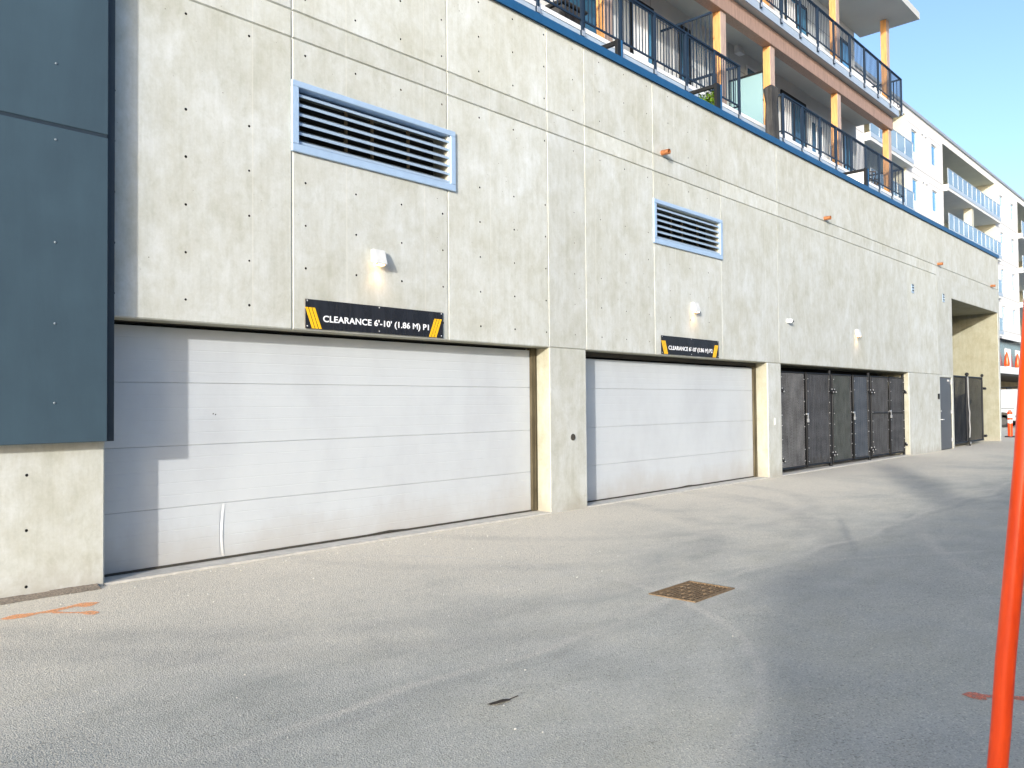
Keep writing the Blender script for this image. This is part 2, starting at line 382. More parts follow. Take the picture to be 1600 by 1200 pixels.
M['refl']=plain('reflective_band',(.80,.80,.78),.3)
M['rust']=plain('rusty_cast_iron',(.21,.14,.075),.75,.2,var=.4,scale=30,bump=.5)
M['gap_dark']=plain('grate_pit',(.035,.022,.010),.9)
M['van']=plain('van_paint',(.46,.48,.50),.25,coat=.5,var=.02)
M['tyre']=plain('tyre_rubber',(.018,.018,.018),.8); M['rim']=plain('wheel_rim',(.10,.095,.09),.5,.5)
M['leaf1']=plain('hedge_leaf',(.10,.19,.015),.7,spec=.2,var=.55,scale=14)
M['leafd']=plain('dead_leaf',(.03,.02,.012),.8)
M['stem']=plain('hedge_stem',(.08,.05,.03),.8)
M['cover']=streaked('umbrella_cover',(.022,.023,.026),(.06,.06,.06),.7,(9,9,.8))
M['cane']=plain('woven_cane',(.10,.075,.055),.7,var=.3,scale=40)
M['brick']=plain('beige_block',(.38,.33,.27),.85,var=.15,scale=3)
M['gravel']=plain('gritty_dirt',(.24,.20,.155),.95,var=.45,scale=55,bump=1.0)
M['greyglaze']=plain('grey_glazing',(.11,.15,.19),.2,spec=.8,var=.2,scale=.6)
M['interior']=plain('tan_interior',(.34,.28,.17),.9,var=.2,scale=.7)
M['bag']=plain('camera_lens',(.02,.02,.02),.15)

# ------------------------------------------------------------------ ground
g=MB()
n=40
GX0,GX1,GY0,GY1=5.965,6.636,-4.458,-4.002
for a,b_,c,d in ((-300,GX0,-300,300),(GX1,420,-300,300),(GX0,GX1,-300,GY0),(GX0,GX1,GY1,300)):
    g.add([(a,c,0),(b_,c,0),(b_,d,0),(a,d,0)],[(0,1,2,3)])
struct(g.build('asphalt_ground',M['asph'],fix=False))
s_=MB()
for x in range(0,150):
    a=-12+x*.1; 
    if a>2.86: break
    w0=.10+.035*random.random(); h0=.012+.01*random.random()
    s_.add([(a,-w0,.003),(a+.1,-.10-.03*random.random(),.003),(a+.1,-.003,h0+.02),(a,-.003,h0+.02)],[(0,1,2,3)])
struct(s_.build('dirt_strip',M['gravel'],fix=False))

# ------------------------------------------------------------------ the building
B=thing('apartment_building','apartment block with long raw concrete garage wall and timber-posted balconies above it','building',(3,0,0))
OPEN=[(2.972,9.40,0,2.512,'d'),(10.296,16.70,0,2.512,'d'),(17.372,26.18,0,2.512,'g'),(29.36,30.74,0,2.43,'s'),(30.93,37.45,0,5.18,'r'),
      (5.03,7.34,4.60,5.26,'l'),(12.36,14.66,4.60,5.225,'l'),(26.62,26.84,4.97,5.25,'v'),(29.86,30.12,4.97,5.25,'v')]
VG=[(4.965,2.512,7.42),(7.33,2.512,7.42),(9.385,2.512,7.42),(10.31,2.512,7.42),(12.30,2.512,7.42),(14.74,2.512,6.0),(29.2,2.512,5.81),(-1.2,2.512,7.42),(17.3,2.512,7.42)]
VGW={14.74:.006,29.2:.008,17.3:.006,12.30:.012,10.31:.012}
HG=[(6.125,-12,37.7),(5.81,-12,29.2),(2.512,9.40,10.296),(2.512,16.70,17.372),(2.512,26.18,29.36)]
tiex=[3.042+.6985*k for k in range(17)]
tier=[7.28,6.79,6.30,5.65,5.15,4.67,4.187,3.70,3.215,2.737]
TIES=[(x,z) for x in tiex for z in tier]+[(2.318,1.07),(2.318,.589),(2.318,.10),(1.62,1.07),(1.62,.589),(1.62,.10)]
HW=.016
xs={-12.0,37.7}; zs={0.0,7.42}
for x,z0,z1 in VG:
    w=VGW.get(x,HW); xs|={x-w,x,x+w}; zs|={z0,z1}
for z,x0,x1 in HG: zs|={z-.014,z,z+.014}; xs|={max(x0,-12),x1}
for x0,x1,z0,z1,k in OPEN:
    e=.016
    xs|={x0,x1,x0-e,x1+e}; zs|={z0,z1,z1+e}
    if z0>0: zs.add(z0-e)
cutx=set(xs); cutz=set(zs)
def free(x,z,r=.036):
    if any(abs(c-x)<r+.002 for c in cutx) or any(abs(c-z)<r+.002 for c in cutz): return False
    for x0,x1,z0,z1,k in OPEN:
        p=.14 if k=='l' else 0
        if x0-r-p<x<x1+r+p and z0-r-p<z<z1+r+p: return False
    return True
TIES=[t for t in TIES if free(*t)]
T2=[]
for x,z in TIES:                       # keep cells from overlapping each other's cut lines
    T2.append((round(x,4),round(z,4)))
xr=sorted({x for x,z in T2}); zr=sorted({z for x,z in T2})
for x in xr: xs|={x-.036,x+.036}
for z in zr: zs|={z-.036,z+.036}
def clean(s):
    s=sorted(s); o=[s[0]]
    for v in s[1:]:
        if v-o[-1]>1e-5: o.append(v)
    return o
xs=clean(xs); zs=clean(zs)
bays=[-12]+sorted([v[0] for v in VG])+[21.0,24.6,37.7]
bays=sorted(bays); levels=[0,2.512,5.81,6.125,7.42]
tones={}
def tone_at(x,z):
    i=max(k for k in range(len(bays)) if bays[k]<=x+1e-6); j=max(k for k in range(len(levels)) if levels[k]<=z+1e-6)
    return tones.setdefault((i,j),random.random())
def depth(x,z):
    d=0
    for gx,z0,z1 in VG:
        if abs(x-gx)<1e-4 and z0-1e-4<=z<=z1+1e-4: d=max(d,.020 if VGW.get(gx,HW)>.01 else .006)
    for gz,x0,x1 in HG:
        if abs(z-gz)<1e-4 and x0-1e-4<=x<=x1+1e-4: d=max(d,.022)
    for x0,x1,z0,z1,k in OPEN:
        if x0-1e-4<=x<=x1+1e-4 and z0-1e-4<=z<=z1+1e-4: d=max(d,.014)
    return d
w=MB(); vid={}
def V_(i,j):
    if (i,j) not in vid:
        vid[(i,j)]=len(w.v); w.v.append((xs[i],depth(xs[i],zs[j]),zs[j]))
    return vid[(i,j)]
tset={}
for x,z in T2: tset[(round(x,3),round(z,3))]=1
for i in range(len(xs)-1):
    for j in range(len(zs)-1):
        cx=(xs[i]+xs[i+1])/2; cz=(zs[j]+zs[j+1])/2
        if any(x0<cx<x1 and z0<cz<z1 for x0,x1,z0,z1,k in OPEN): continue
        w.ct=tone_at(cx,cz)
        if (round(cx,3),round(cz,3)) in tset and abs(xs[i+1]-xs[i]-.072)<1e-3 and abs(zs[j+1]-zs[j]-.072)<1e-3:
            q=[V_(i,j),V_(i+1,j),V_(i+1,j+1),V_(i,j+1)]
            r0=(.0120+.003*random.random()) if cx<9.5 else (.009+.003*random.random()); n0=len(w.v); K=12
            for k in range(K):
                a=2*math.pi*(k+.5)/K - math.pi*.75
                w.v.append((cx+r0*math.cos(a),0,cz+r0*math.sin(a)))
            for k in range(K):
                a=2*math.pi*(k+.5)/K - math.pi*.75
                w.v.append((cx+r0*.7*math.cos(a),.035,cz+r0*.7*math.sin(a)))
            w.mi_=0
            for c in range(4):               # corner fans
                ks=[(c*3+d)%K for d in range(-1,3)]
                w.f.append([q[c],n0+ks[0],n0+ks[1]][::-1]) if False else None
                for a_,b_ in ((0,1),(1,2)):
                    w.f.append([q[c],n0+(c*3-1+a_)%K,n0+(c*3-1+b_)%K]); w.mi.append(0); w.t.append(w.ct)
                w.f.append([q[c],n0+(c*3+1)%K,n0+(c*3+2)%K,q[(c+1)%4]]); w.mi.append(0); w.t.append(w.ct)
            for k in range(K):
                w.f.append([n0+k,n0+(k+1)%K,n0+K+(k+1)%K,n0+K+k]); w.mi.append(1 if cx<9.5 else 4); w.t.append(w.ct)
            w.f.append([n0+K+k for k in range(K)]); w.mi.append(1 if cx<9.5 else 4); w.t.append(w.ct)
        else:
            w.f.append([V_(i,j),V_(i+1,j),V_(i+1,j+1),V_(i,j+1)]); w.mi.append(0); w.t.append(w.ct)
w.ct=.5; w.cm=2
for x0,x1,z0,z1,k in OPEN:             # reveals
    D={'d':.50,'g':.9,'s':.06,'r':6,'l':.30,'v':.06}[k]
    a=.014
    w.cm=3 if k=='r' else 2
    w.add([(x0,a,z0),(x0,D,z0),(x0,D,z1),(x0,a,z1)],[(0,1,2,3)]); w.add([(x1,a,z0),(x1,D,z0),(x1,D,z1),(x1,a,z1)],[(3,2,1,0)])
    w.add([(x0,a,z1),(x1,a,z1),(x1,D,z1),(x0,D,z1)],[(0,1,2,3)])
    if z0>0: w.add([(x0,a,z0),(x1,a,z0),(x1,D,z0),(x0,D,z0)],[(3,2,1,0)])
w.cm=0
w.add([(37.7,0,0),(37.7,6.2,0),(37.7,6.2,7.42),(37.7,0,7.42)],[(0,1,2,3)])
w.add([(-12,0,7.42),(37.7,0,7.42),(37.7,1.48,7.42),(-12,1.48,7.42)],[(0,1,2,3)])
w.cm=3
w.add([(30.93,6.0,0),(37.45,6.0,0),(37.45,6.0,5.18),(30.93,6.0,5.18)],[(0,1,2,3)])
w.build('concrete_wall',[M['conc'],M['dark'],M['conc_warm'],M['conc_tan'],M['grout']],B,tone=True,fix=False)
# dark space behind doors, louvers
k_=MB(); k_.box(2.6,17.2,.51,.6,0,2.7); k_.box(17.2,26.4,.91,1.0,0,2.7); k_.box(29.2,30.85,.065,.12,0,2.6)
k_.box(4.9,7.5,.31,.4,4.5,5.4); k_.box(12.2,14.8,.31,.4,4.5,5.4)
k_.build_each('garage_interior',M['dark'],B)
k_=MB()
for x0,x1 in ((2.974,9.398),(10.298,16.698),(17.374,26.178)): k_.box(x0,x1,.004,.50,.0,.022)
k_.build_each('door_sill',M['sill'],B)
k_=MB(); k_.box(-12,37.72,-.045,.10,7.425,7.545); k_.box(-12,37.72,-.05,-.046,7.405,7.43)
k_.build('roof_flashing',M['blue'],B)
# slate metal cladding at the left
cl=MB()
cl.box(-12,2.94,-.10,-.004,1.36,9.5)
CL=cl.build('metal_cladding',M['slate'],B)
for z0,z1 in ((1.345,4.145),(4.175,7.0),(7.03,9.5)):
    cl=MB(); cl.cbox(-12,2.93,-.16,-.101,z0,z1,.006); cl.build('cladding_panel',M['slate'],CL)
e=MB(); e.box(2.941,3.004,-.12,-.004,1.345,9.5); e.box(-12,2.925,-.152,-.101,4.1455,4.1745); e.build('trim',M['slate_edge'],CL)
e=MB()
for x in (2.485,1.10,-.3):
    for z in (1.70,2.40,3.117,4.03,4.71,5.4): e.sphere((x,-.162,z),.011,10,(1,.5,1))
e.build_each('screw',M['screw'],CL)

# ---- garage doors
def garage_door(x0,x1,top,crease=None,label=None):
    hd=MB(); hd.box(x0+.02,x1-.02,.345,.36,.03,top); 
    G=hd.build('garage_door',M['door'],B)
    if label: G['label']=label
    bounds=[.042,.622,1.256,1.905,top]
    for k in range(4):
        z0,z1=bounds[k],bounds[k+1]; s=MB()
        prof=[(.33,z0+.0015),(.3025,z0+.0015),(.300,z0+.005)]
        nl=5; 
        for q in range(1,nl):
            zz=z0+(z1-z0)*q/nl
            prof+=[(.300,zz-.006),(.3016,zz-.001),(.3016,zz+.001),(.300,zz+.006)]
        prof+=[(.300,z1-.005),(.3025,z1-.0015),(.33,z1-.0015)]
        X=[x0+.004,x1-.13]
        N_=24; xsn=[X[0]+(X[1]-X[0])*i/N_ for i in range(N_+1)]
        if crease and k==0:
            for c in (-.05,-.03,-.018,-.008,.004,.018,.03,.05): xsn.append(crease+c)
            xsn=sorted(xsn)
        vs=[]
        for x in xsn:
            for (y,z) in prof:
                dy=0; dx=0
                if crease and k==0:
                    d=x-crease; t=(z-z0)/(z1-z0); amp=math.sin(math.pi*min(1,max(0,t*.92+.06)))
                    dx=-.030*math.sin(math.pi*t**.8)*max(0,1-abs(d)/.07)
                    dy=-.010*amp*math.exp(-(d/.009)**2)+.006*amp*math.exp(-((d+.028)/.016)**2)
                vs.append((x+dx,y+dy,z))
        P=len(prof); fs=[]
        for i in range(len(xsn)-1):
            for j in range(P-1): fs.append((i*P+j,(i+1)*P+j,(i+1)*P+j+1,i*P+j+1))
        s.add(vs,fs)
        s.build('door_section',M['door'],G,fix=False)
    s=MB()
    N_=60; pts=[]
    for i in range(N_+1):
        x=x0+.01+(x1-.13-x0)*i/N_
        lift=.016*max(0,1-abs(x-(x0+3.55))/.35)+.003*random.random()
        pts.append((x,lift))
    for i in range(N_):
        (a,la),(b,lb)=pts[i],pts[i+1]
        s.add([(a,.285,.023+la),(b,.285,.023+lb),(b,.285,.044+lb),(a,.285,.044+la),(a,.33,.023+la),(b,.33,.023+lb),(b,.33,.044+lb),(a,.33,.044+la)],
              [(0,1,2,3),(0,4,5,1),(3,2,6,7)])
    s.build('bottom_seal',M['seal'],G)
    s=MB(); s.box(x1-.125,x1-.004,.262,.345,.03,top+.03); s.box(x1-.06,x1-.05,.250,.262,.03,top+.03); s.box(x0+.004,x0+.02,.27,.299,.03,top)
    s.build_each('jamb_track',M['track'],G)
    s=MB(); s.box(x0+.004,x1-.004,.27,.345,top+.035,2.505); s.build('header_seal',M['seal'] ,G)
    return G
d1=garage_door(2.972,9.40,2.475,4.31,'wide pale grey sectional garage door with a vertical dent in its bottom panel')
d2=garage_door(10.296,16.70,2.40,None,'undented pale grey sectional garage door under the smaller louver')
s=MB()
for x,z in ((4.183,1.58),(4.21,1.572)): s.add([(x-.006,.2985,z-.008),(x+.006,.2985,z-.006),(x+.007,.2985,z+.007),(x-.004,.2985,z+.005)],[(0,1,2,3)])
s.build('scuff',M['black'],d1,fix=False)

# ---- louvers
def louver(x0,x1,z0,z1):
    fr=MB(); t=.09
    for a,b,c,d in ((x0,x1,z0,z0+t),(x0,x1,z1-t*.8,z1),(x0,x0+t,z0+t+.001,z1-t*.8-.001),(x1-t,x1,z0+t+.001,z1-t*.8-.001)):
        fr.cbox(a,b,-.035,-.002,c,d,.006)
    ix0,ix1,iz0,iz1=x0+t,x1-t,z0+t,z1-t*.8
    fr.box(ix0-.02,ix0,-.002,.16,iz0,iz1); fr.box(ix1,ix1+.02,-.002,.16,iz0,iz1)
    fr.box(ix0,ix1,-.002,.16,iz1+.001,iz1+.02); fr.box(ix0,ix1,-.002,.16,iz0-.02,iz0-.001)
    Lo=fr.build('louver_vent',M['lframe'],B)
    n=6; p=(iz1-iz0)/n
    for k in range(n):
        z=iz0+p*k+.012; b=MB()
        b.box(ix0+.002,ix1-.002,-.004,.006,z,z+.030)
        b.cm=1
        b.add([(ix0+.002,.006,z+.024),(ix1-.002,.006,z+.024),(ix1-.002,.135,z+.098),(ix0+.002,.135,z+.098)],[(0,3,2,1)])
        b.cm=0
        b.add([(ix0+.002,.006,z+.029),(ix1-.002,.006,z+.029),(ix1-.002,.135,z+.103),(ix0+.002,.135,z+.103)],[(0,1,2,3)])
        b.build('blade',[M['lblade'],M['lunder']],Lo,fix=False)
    b=MB(); 
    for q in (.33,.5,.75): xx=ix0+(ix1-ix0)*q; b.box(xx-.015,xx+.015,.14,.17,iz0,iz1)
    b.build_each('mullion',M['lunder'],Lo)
    return Lo
louver(4.945,7.448,4.515,5.325)['label']='larger louver with pale blue frame over the first garage door'
louver(12.27,14.755,4.505,5.305)['label']='smaller-looking louver with pale blue frame over the second garage door'
for x0 in (26.62,29.86):
    v=MB(); v.box(x0+.005,x0+.215,-.01,.02,4.975,5.245); V=v.build('exhaust_vent',M['lblade'],B)
    v=MB()
    for z in (5.03,5.12,5.20): v.box(x0+.04,x0+.18,-.014,-.0101,z,z+.035)
    v.build_each('slot',M['dark'],V)
for x,z in ((12.60,6.19),(19.97,6.19),(29.38,6.19),(36.43,6.17)):
    v=MB(); v.tube([(x,.02,z),(x,-.16,z-.004)],.048,14,False); v.tube([(x,.02,z),(x,-.158,z-.004)],.040,14,False)
    v.add([(x+.04*math.cos(k*math.pi/7),-.10,z+.04*math.sin(k*math.pi/7)) for k in range(14)],[tuple(range(14))])
    v.build('scupper_pipe',M['copper'],B,True)
v=MB(); v.tube([(9.934,-.012,1.132),(9.934,.002,1.132)],.052,18); 
v.build('cover_plate',M['seal'],B)
# service door
v=MB(); v.box(29.37,30.73,.03,.055,.02,2.42); SD=v.build('service_door',M['sdoor'],B)
v=MB(); v.tube([(29.47,.03,1.02),(29.47,-.03,1.02),(29.62,-.035,1.02)],.016,8); v.tube([(29.47,.03,1.3),(29.47,0,1.3)],.03,10); v.build('handle',M['galv'],SD,True)
v=MB(); 
for z in (.25,1.2,2.2): v.box(30.70,30.76,-.014,.03,z,z+.12)
v.box(30.35,30.62,.0,.03,2.3,2.36); v.build('hinge',M['galv'],SD)
v=MB(); v.cbox(29.06,29.14,-.05,-.002,1.70,1.88,.008); v.build('card_reader',M['black'],B)
v=MB(); v.cbox(16.98,17.03,-.02,-.002,1.15,1.30,.006); v.build('wall_switch',M['white'],B)

# ---- upper storeys: wall y=3, slabs, balconies
YW=3.0; X1=30.6; DECK=[8.87,12.13,15.4]
uw=MB(); uw.box(-12,X1,YW,9,7.42,18.5)
UW=uw.build('upper_wall',M['stucco'],B)
jn=MB()
for z in (11.2,14.4): jn.box(-12,X1-.01,YW-.004,YW-.001,z,z+.03)
for x in (16.9,20.9,23.9,28.6): jn.box(x,x+.025,YW-.006,YW-.0045,8.9,15.2)
jn.build_each('joint',M['wgap'],UW)
def patio_door(x0,x1,z0,z1,pane='pane',frame='black'):
    f=MB(); 
    for a,b,c,d in ((x0,x1,z1-.09,z1),(x0,x1,z0,z0+.07),(x0,x0+.07,z0+.07,z1-.09),(x1-.07,x1,z0+.07,z1-.09),((x0+x1)/2-.04,(x0+x1)/2+.04,z0+.07,z1-.09)):
        f.box(a,b,YW-.05,YW-.007,c,d)
    o=f.build('patio_door',M[frame],B); p=MB(); p.box(x0+.07,x1-.07,YW-.02,YW-.008,z0+.07,z1-.09); p.build('pane',M[pane],o)
def window(x0,x1,z0,z1,y=YW,parent=None,frame='black',pane='pane',name='window'):
    f=MB(); t=.06
    for a,b,c,d in ((x0,x1,z1-t,z1),(x0,x1,z0,z0+t),(x0,x0+t,z0+t,z1-t),(x1-t,x1,z0+t,z1-t)): f.box(a,b,y-.04,y-.007,c,d)
    o=f.build(name,M[frame],parent or B); p=MB(); p.box(x0+t,x1-t,y-.02,y-.008,z0+t,z1-t); p.build('pane',M[pane],o); return o
patio_door(24.2,26.05,8.9,11.42); patio_door(26.4,27.45,8.9,11.08,'pane','wtrim'); patio_door(29.3,29.95,8.9,11.3,'pane_sky')
patio_door(16.0,17.0,8.9,11.4,'pane_sky'); patio_door(18.2,18.75,8.9,11.45); window(21.9,22.75,10.2,11.5,frame='wtrim'); window(28.0,28.5,9.6,10.6,frame='wtrim')
patio_door(10.8,12.6,8.9,11.4); window(13.6,14.8,9.6,11.2)
for x in (11.0,16.0,20.5,24.6,28.4): patio_door(x,x+1.7,12.2,14.7,'pane_sky')
v=MB(); v.cbox(17.4,17.95,YW-.4,YW-.02,8.95,9.75,.02); v.build('air_conditioner',M['fascia'],B)
v=MB(); v.prism([(YW-.2,11.62),(YW-.01,11.62),(YW-.01,11.86),(YW-.12,11.86)],'x',21.2,21.5); v.build('porch_lamp',M['wtrim'],B)

def slab(x0,x1,zt,thick,y0,y1):
    v=MB(); v.box(x0,x1,y0,y0+.03,zt-thick,zt-.09); v.cm=1; v.box(x0,x1,y0-.012,y0+.03,zt-.085,zt); v.cm=2; v.box(x0,x1-.0,y0+.031,y1,zt-thick+.01,zt-.01)
    return v.build('balcony_slab',[M['fascia'],M['wtrim'],M['soffit']],B)
def railing(parent,x0,x1,y,zd,posts,zt=1.13,returns=()):
    v=MB(); v.cbox(x0,x1,y-.05,y+.005,zd+zt-.05,zd+zt,.008); v.box(x0,x1,y-.035,y-.008,zd+.10,zd+.135)
    v.box(x0,x1,y-.03,y-.012,zd+zt-.085,zd+zt-.065)
    Rr=v.build('balcony_railing',M['navy'],parent)
    v=MB(); k=int((x1-x0)/.115)
    for i in range(1,k): 
        x=x0+(x1-x0)*i/k; v.box(x-.008,x+.008,y-.030,y-.014,zd+.13,zd+zt-.08)
    v.build('baluster_infill',M['navy'],Rr)
    v=MB()
    for x in posts:
        v.box(x-.03,x+.03,y-.052,y+.006,zd-.22,zd+zt-.052)
    v.build_each('rail_post',M['navy'],Rr)
    v=MB()
    for x in posts: v.box(x-.045,x+.045,y-.058,y-.053,zd-.20,zd-.10)
    v.build_each('bracket',M['galv'],Rr)
    for (rx,y1) in returns:
        v=MB(); v.box(rx-.025,rx+.025,y+.01,y1,zd+zt-.05,zd+zt); v.box(rx-.015,rx+.015,y+.01,y1,zd+.10,zd+.135)
        k=int((y1-y)/.115)
        for i in range(1,k+1):
            yy=y+(y1-y)*i/(k+.5); v.box(rx-.008,rx+.008,yy-.008,yy+.008,zd+.135,zd+zt-.05)
        v.build('side_railing',M['navy'],Rr)
YF=1.5
SL=slab(8.0,30.7,DECK[0],.30,YF,YW-.001)
railing(B,8.1,18.55,YF,DECK[0],(8.2,9.6,10.9,12.2,13.46,14.71,15.99,17.27,18.50),1.15,((18.50,YW-.06),))
railing(B,20.96,30.9,YF,DECK[0],(21.0,22.22,23.44,24.67,25.9,27.13,28.4,29.68,30.85),1.13,((21.0,YW-.06),(30.85,YW-.06)))
v=MB(); v.box(17.25,17.29,YF+.03,YW-.06,9.42,9.47)
for i in range(12): yy=YF+.08+i*.115; v.box(17.262,17.278,yy-.008,yy+.008,9.2 if i%5==0 else 9.45,10.9)
v.box(17.25,17.29,YF+.03,YW-.06,10.9,10.95); v.build('divider_railing',M['navy'],B)
slab(8.0,30.65,DECK[1],.30,YF,YW-.001)
railing(B,8.1,30.9,YF,DECK[1],(9.6,10.9,12.2,13.46,14.71,15.99,17.27,18.55,19.78,20.99,22.22,23.43,24.64,25.95,27.19,28.46,29.69,30.85),1.13,((30.85,YW-.06),))
v=MB(); v.box(8,31.2,.9,YW-.001,15.35,15.6); v.build('balcony_roof',M['soffit'],B)
for x in (13.3,18.13,20.87,25.6,30.3):
    for z0,z1 in ((DECK[0]+.001,11.368),(DECK[1]+.001,15.348)):
        v=MB(); v.cbox(x,x+.28,1.765,1.97,z0,z1,.008); v.cm=1; v.box(x+.004,x+.276,1.757,1.764,z0,z1-.002); P=v.build('timber_post',[M['wood'],M['post_glare']],B)  # paler front strip has the glare on the post fronts put into its colour
        v=MB(); v.box(x-.008,x+.288,1.752,1.978,z0,z0+.07); v.build('post_base',M['rust'],P)
v=MB(); v.cbox(8.2,30.6,1.70,1.98,11.37,11.815,.008); v.build('timber_beam',M['beam'],B)
v=MB(); v.box(20.86,20.90,1.99,YW-.01,10.68,10.74); v.box(20.86,20.90,1.99,YW-.01,9.0,9.04); v.build_each('privacy_screen',M['black'],B)
v=MB(); v.box(20.873,20.887,1.99,YW-.01,9.04,10.68); pv=v.build('privacy_glass',M['frost'],B)
# sagging cable under the lower railing
v=MB(); pts=[]
for i in range(13):
    t=i/12; pts.append((25.5+3.0*t,YF-.03,9.02-.12*math.sin(math.pi*t)))
v.tube(pts,.012,6); v.build('cable',M['black'],B,True)

# ------------------------------------------------------------------ signs
def text_mesh(txt,x0,x1,z0,z1,y,mat,parent):
    cu=bpy.data.curves.new('lettering','FONT'); cu.body=txt; cu.size=1; cu.offset=.022; cu.extrude=.01; cu.resolution_u=4
    cu.space_character=1.03
    o=bpy.data.objects.new('t',cu); COL.objects.link(o); dg=bpy.context.evaluated_depsgraph_get(); dg.update()
    me=bpy.data.meshes.new_from_object(o.evaluated_get(dg)); bpy.data.objects.remove(o)
    X=[v.co.x for v in me.vertices]; mnx,mxx=min(X),max(X)
    # cap height measured from the letter E-like glyphs: 0 .. ~.73
    cap=.73
    loc=parent.location
    for v in me.vertices:
        x=x0+(v.co.x-mnx)/(mxx-mnx)*(x1-x0); z=z0+v.co.y/cap*(z1-z0); yy=y-v.co.z*.1
        v.co=(x-loc.x,yy-loc.y,z-loc.z)
    me.name='lettering'; me.materials.clear(); me.materials.append(mat)
    q=bpy.data.objects.new('lettering',me); COL.objects.link(q); q.parent=parent
    return q
def sign(ox,last,label):
    T=thing('clearance_sign',label,'sign',(ox,0,2.53),'clearance signs over the garage doors')
    dx=ox-5.115; wv=2.095 if ox<8 else 2.075
    b=MB(); b.cbox(ox,ox+wv,-.018,-.010,2.533,2.868,.002); b.build('board',M['board'],T)
    for xt,xb in ((5.116,5.205),(5.162,5.251),(5.208,5.297)):
        b=MB(); b.prism([(xt+dx,2.775),(xb+dx,2.536),(xb+dx+.036,2.536),(xt+dx+.036,2.775)],'y',-.0205,-.0185); b.build('stripe',M['yellow'],T)
    e=5.115+2.095-wv
    for xt,xb in ((7.060,6.962),(7.106,7.008),(7.152,7.054)):
        b=MB(); b.prism([(xt+dx-e+5.115,2.777),(xb+dx-e+5.115,2.536),(xb+dx-e+5.115+.036,2.536),(xt+dx-e+5.115+.036,2.777)],'y',-.0205,-.0185); b.build('stripe',M['yellow'],T)
    text_mesh("CLEARANCE 6'-10' (1.86 M) "+last,5.353+dx,6.962+dx-e+5.115,2.622,2.697,-.0190,M['letter'],T)
    b=MB()
    for x,z in ((ox+.03,2.85),(ox+.03,2.56),(ox+wv-.03,2.85),(ox+wv-.03,2.56),(ox+wv/2,2.85),(ox+wv/2,2.56)):
        b.sphere((x,-.019,z),.009,8,(1,.5,1))
    b.build_each('screw',M['galv'],T)
sign(5.115,'P1','black clearance sign ending in P1 over the nearer garage door')
sign(12.47,'P2','black clearance sign ending in P2 over the farther garage door')

# ------------------------------------------------------------------ wall lamps
def lamp(x,z,label,w_=.175,power=5):
    T=thing('wall_lamp',label,'wall lamp',(x,0,z),'lit wall lamps above the garage openings')
    b=MB(); h2=.185
    # wedge housing: deep at the bottom, shallow at the top
    x0,x1=x-w_/2,x+w_/2
    b.add([(x0,-.002,z-h2/2+.03),(x1,-.002,z-h2/2+.03),(x1,-.125,z-h2/2),(x0,-.125,z-h2/2),(x0,-.002,z+h2/2),(x1,-.002,z+h2/2),(x1,-.07,z+h2/2),(x0,-.07,z+h2/2)],
          [(0,1,2,3),(4,7,6,5),(3,2,6,7),(1,5,6,2),(0,3,7,4),(0,4,5,1)])
    bm=bmesh.new(); me=bpy.data.meshes.new('x'); me.from_pydata(b.v,[],b.f); bm.from_mesh(me); bmesh.ops.recalc_face_normals(bm,faces=bm.faces[:])
    bmesh.ops.bevel(bm,geom=bm.edges[:],offset=.008,segments=2,affect='EDGES'); b=MB(); b.frombm(bm); bpy.data.meshes.remove(me)
    b.build('housing',M['lampw'],T)
    b=MB(); b.box(x-w_/2+.03,x+w_/2-.03,-.10,-.035,z-h2/2-.008,z-h2/2+.014); b.build('lens',M['lens'],T)
    b=MB(); b.sphere((x-w_/2+.015,-.11,z-h2/2-.004),.012,8); b.build('sensor',M['black'],T)
    ld=bpy.data.lights.new('lamp_glow','SPOT'); ld.energy=power*.4; ld.color=(1,.62,.30); ld.spot_size=math.radians(120); ld.spot_blend=1; ld.shadow_soft_size=.04
    lo=bpy.data.objects.new('bulb_light',ld); COL.objects.link(lo); lo.parent=T; lo.location=(0,-.085,-h2/2-.03); lo.rotation_euler=(math.radians(8),0,0)
lamp(6.13,3.46,'white wedge wall lamp lit warm, nearest one, above the P1 sign')
lamp(13.62,3.46,'white wedge wall lamp lit warm, above the P2 sign')
lamp(21.95,3.46,'small distant white wall lamp lit warm above the mesh gates')
T=thing('security_camera','small white dome security camera on the concrete beside the mesh gate lamp','camera',(17.77,0,3.48))
b=MB(); b.tube([(17.74,-.002,3.49),(17.74,-.035,3.49)],.05,14); b.build('base',M['white'],T,True)
b=MB(); b.sphere((17.75,-.075,3.485),.055,16); b.build('housing',M['white'],T,True)
b=MB(); b.sphere((17.785,-.105,3.475),.032,12); b.build('lens',M['bag'],T,True)

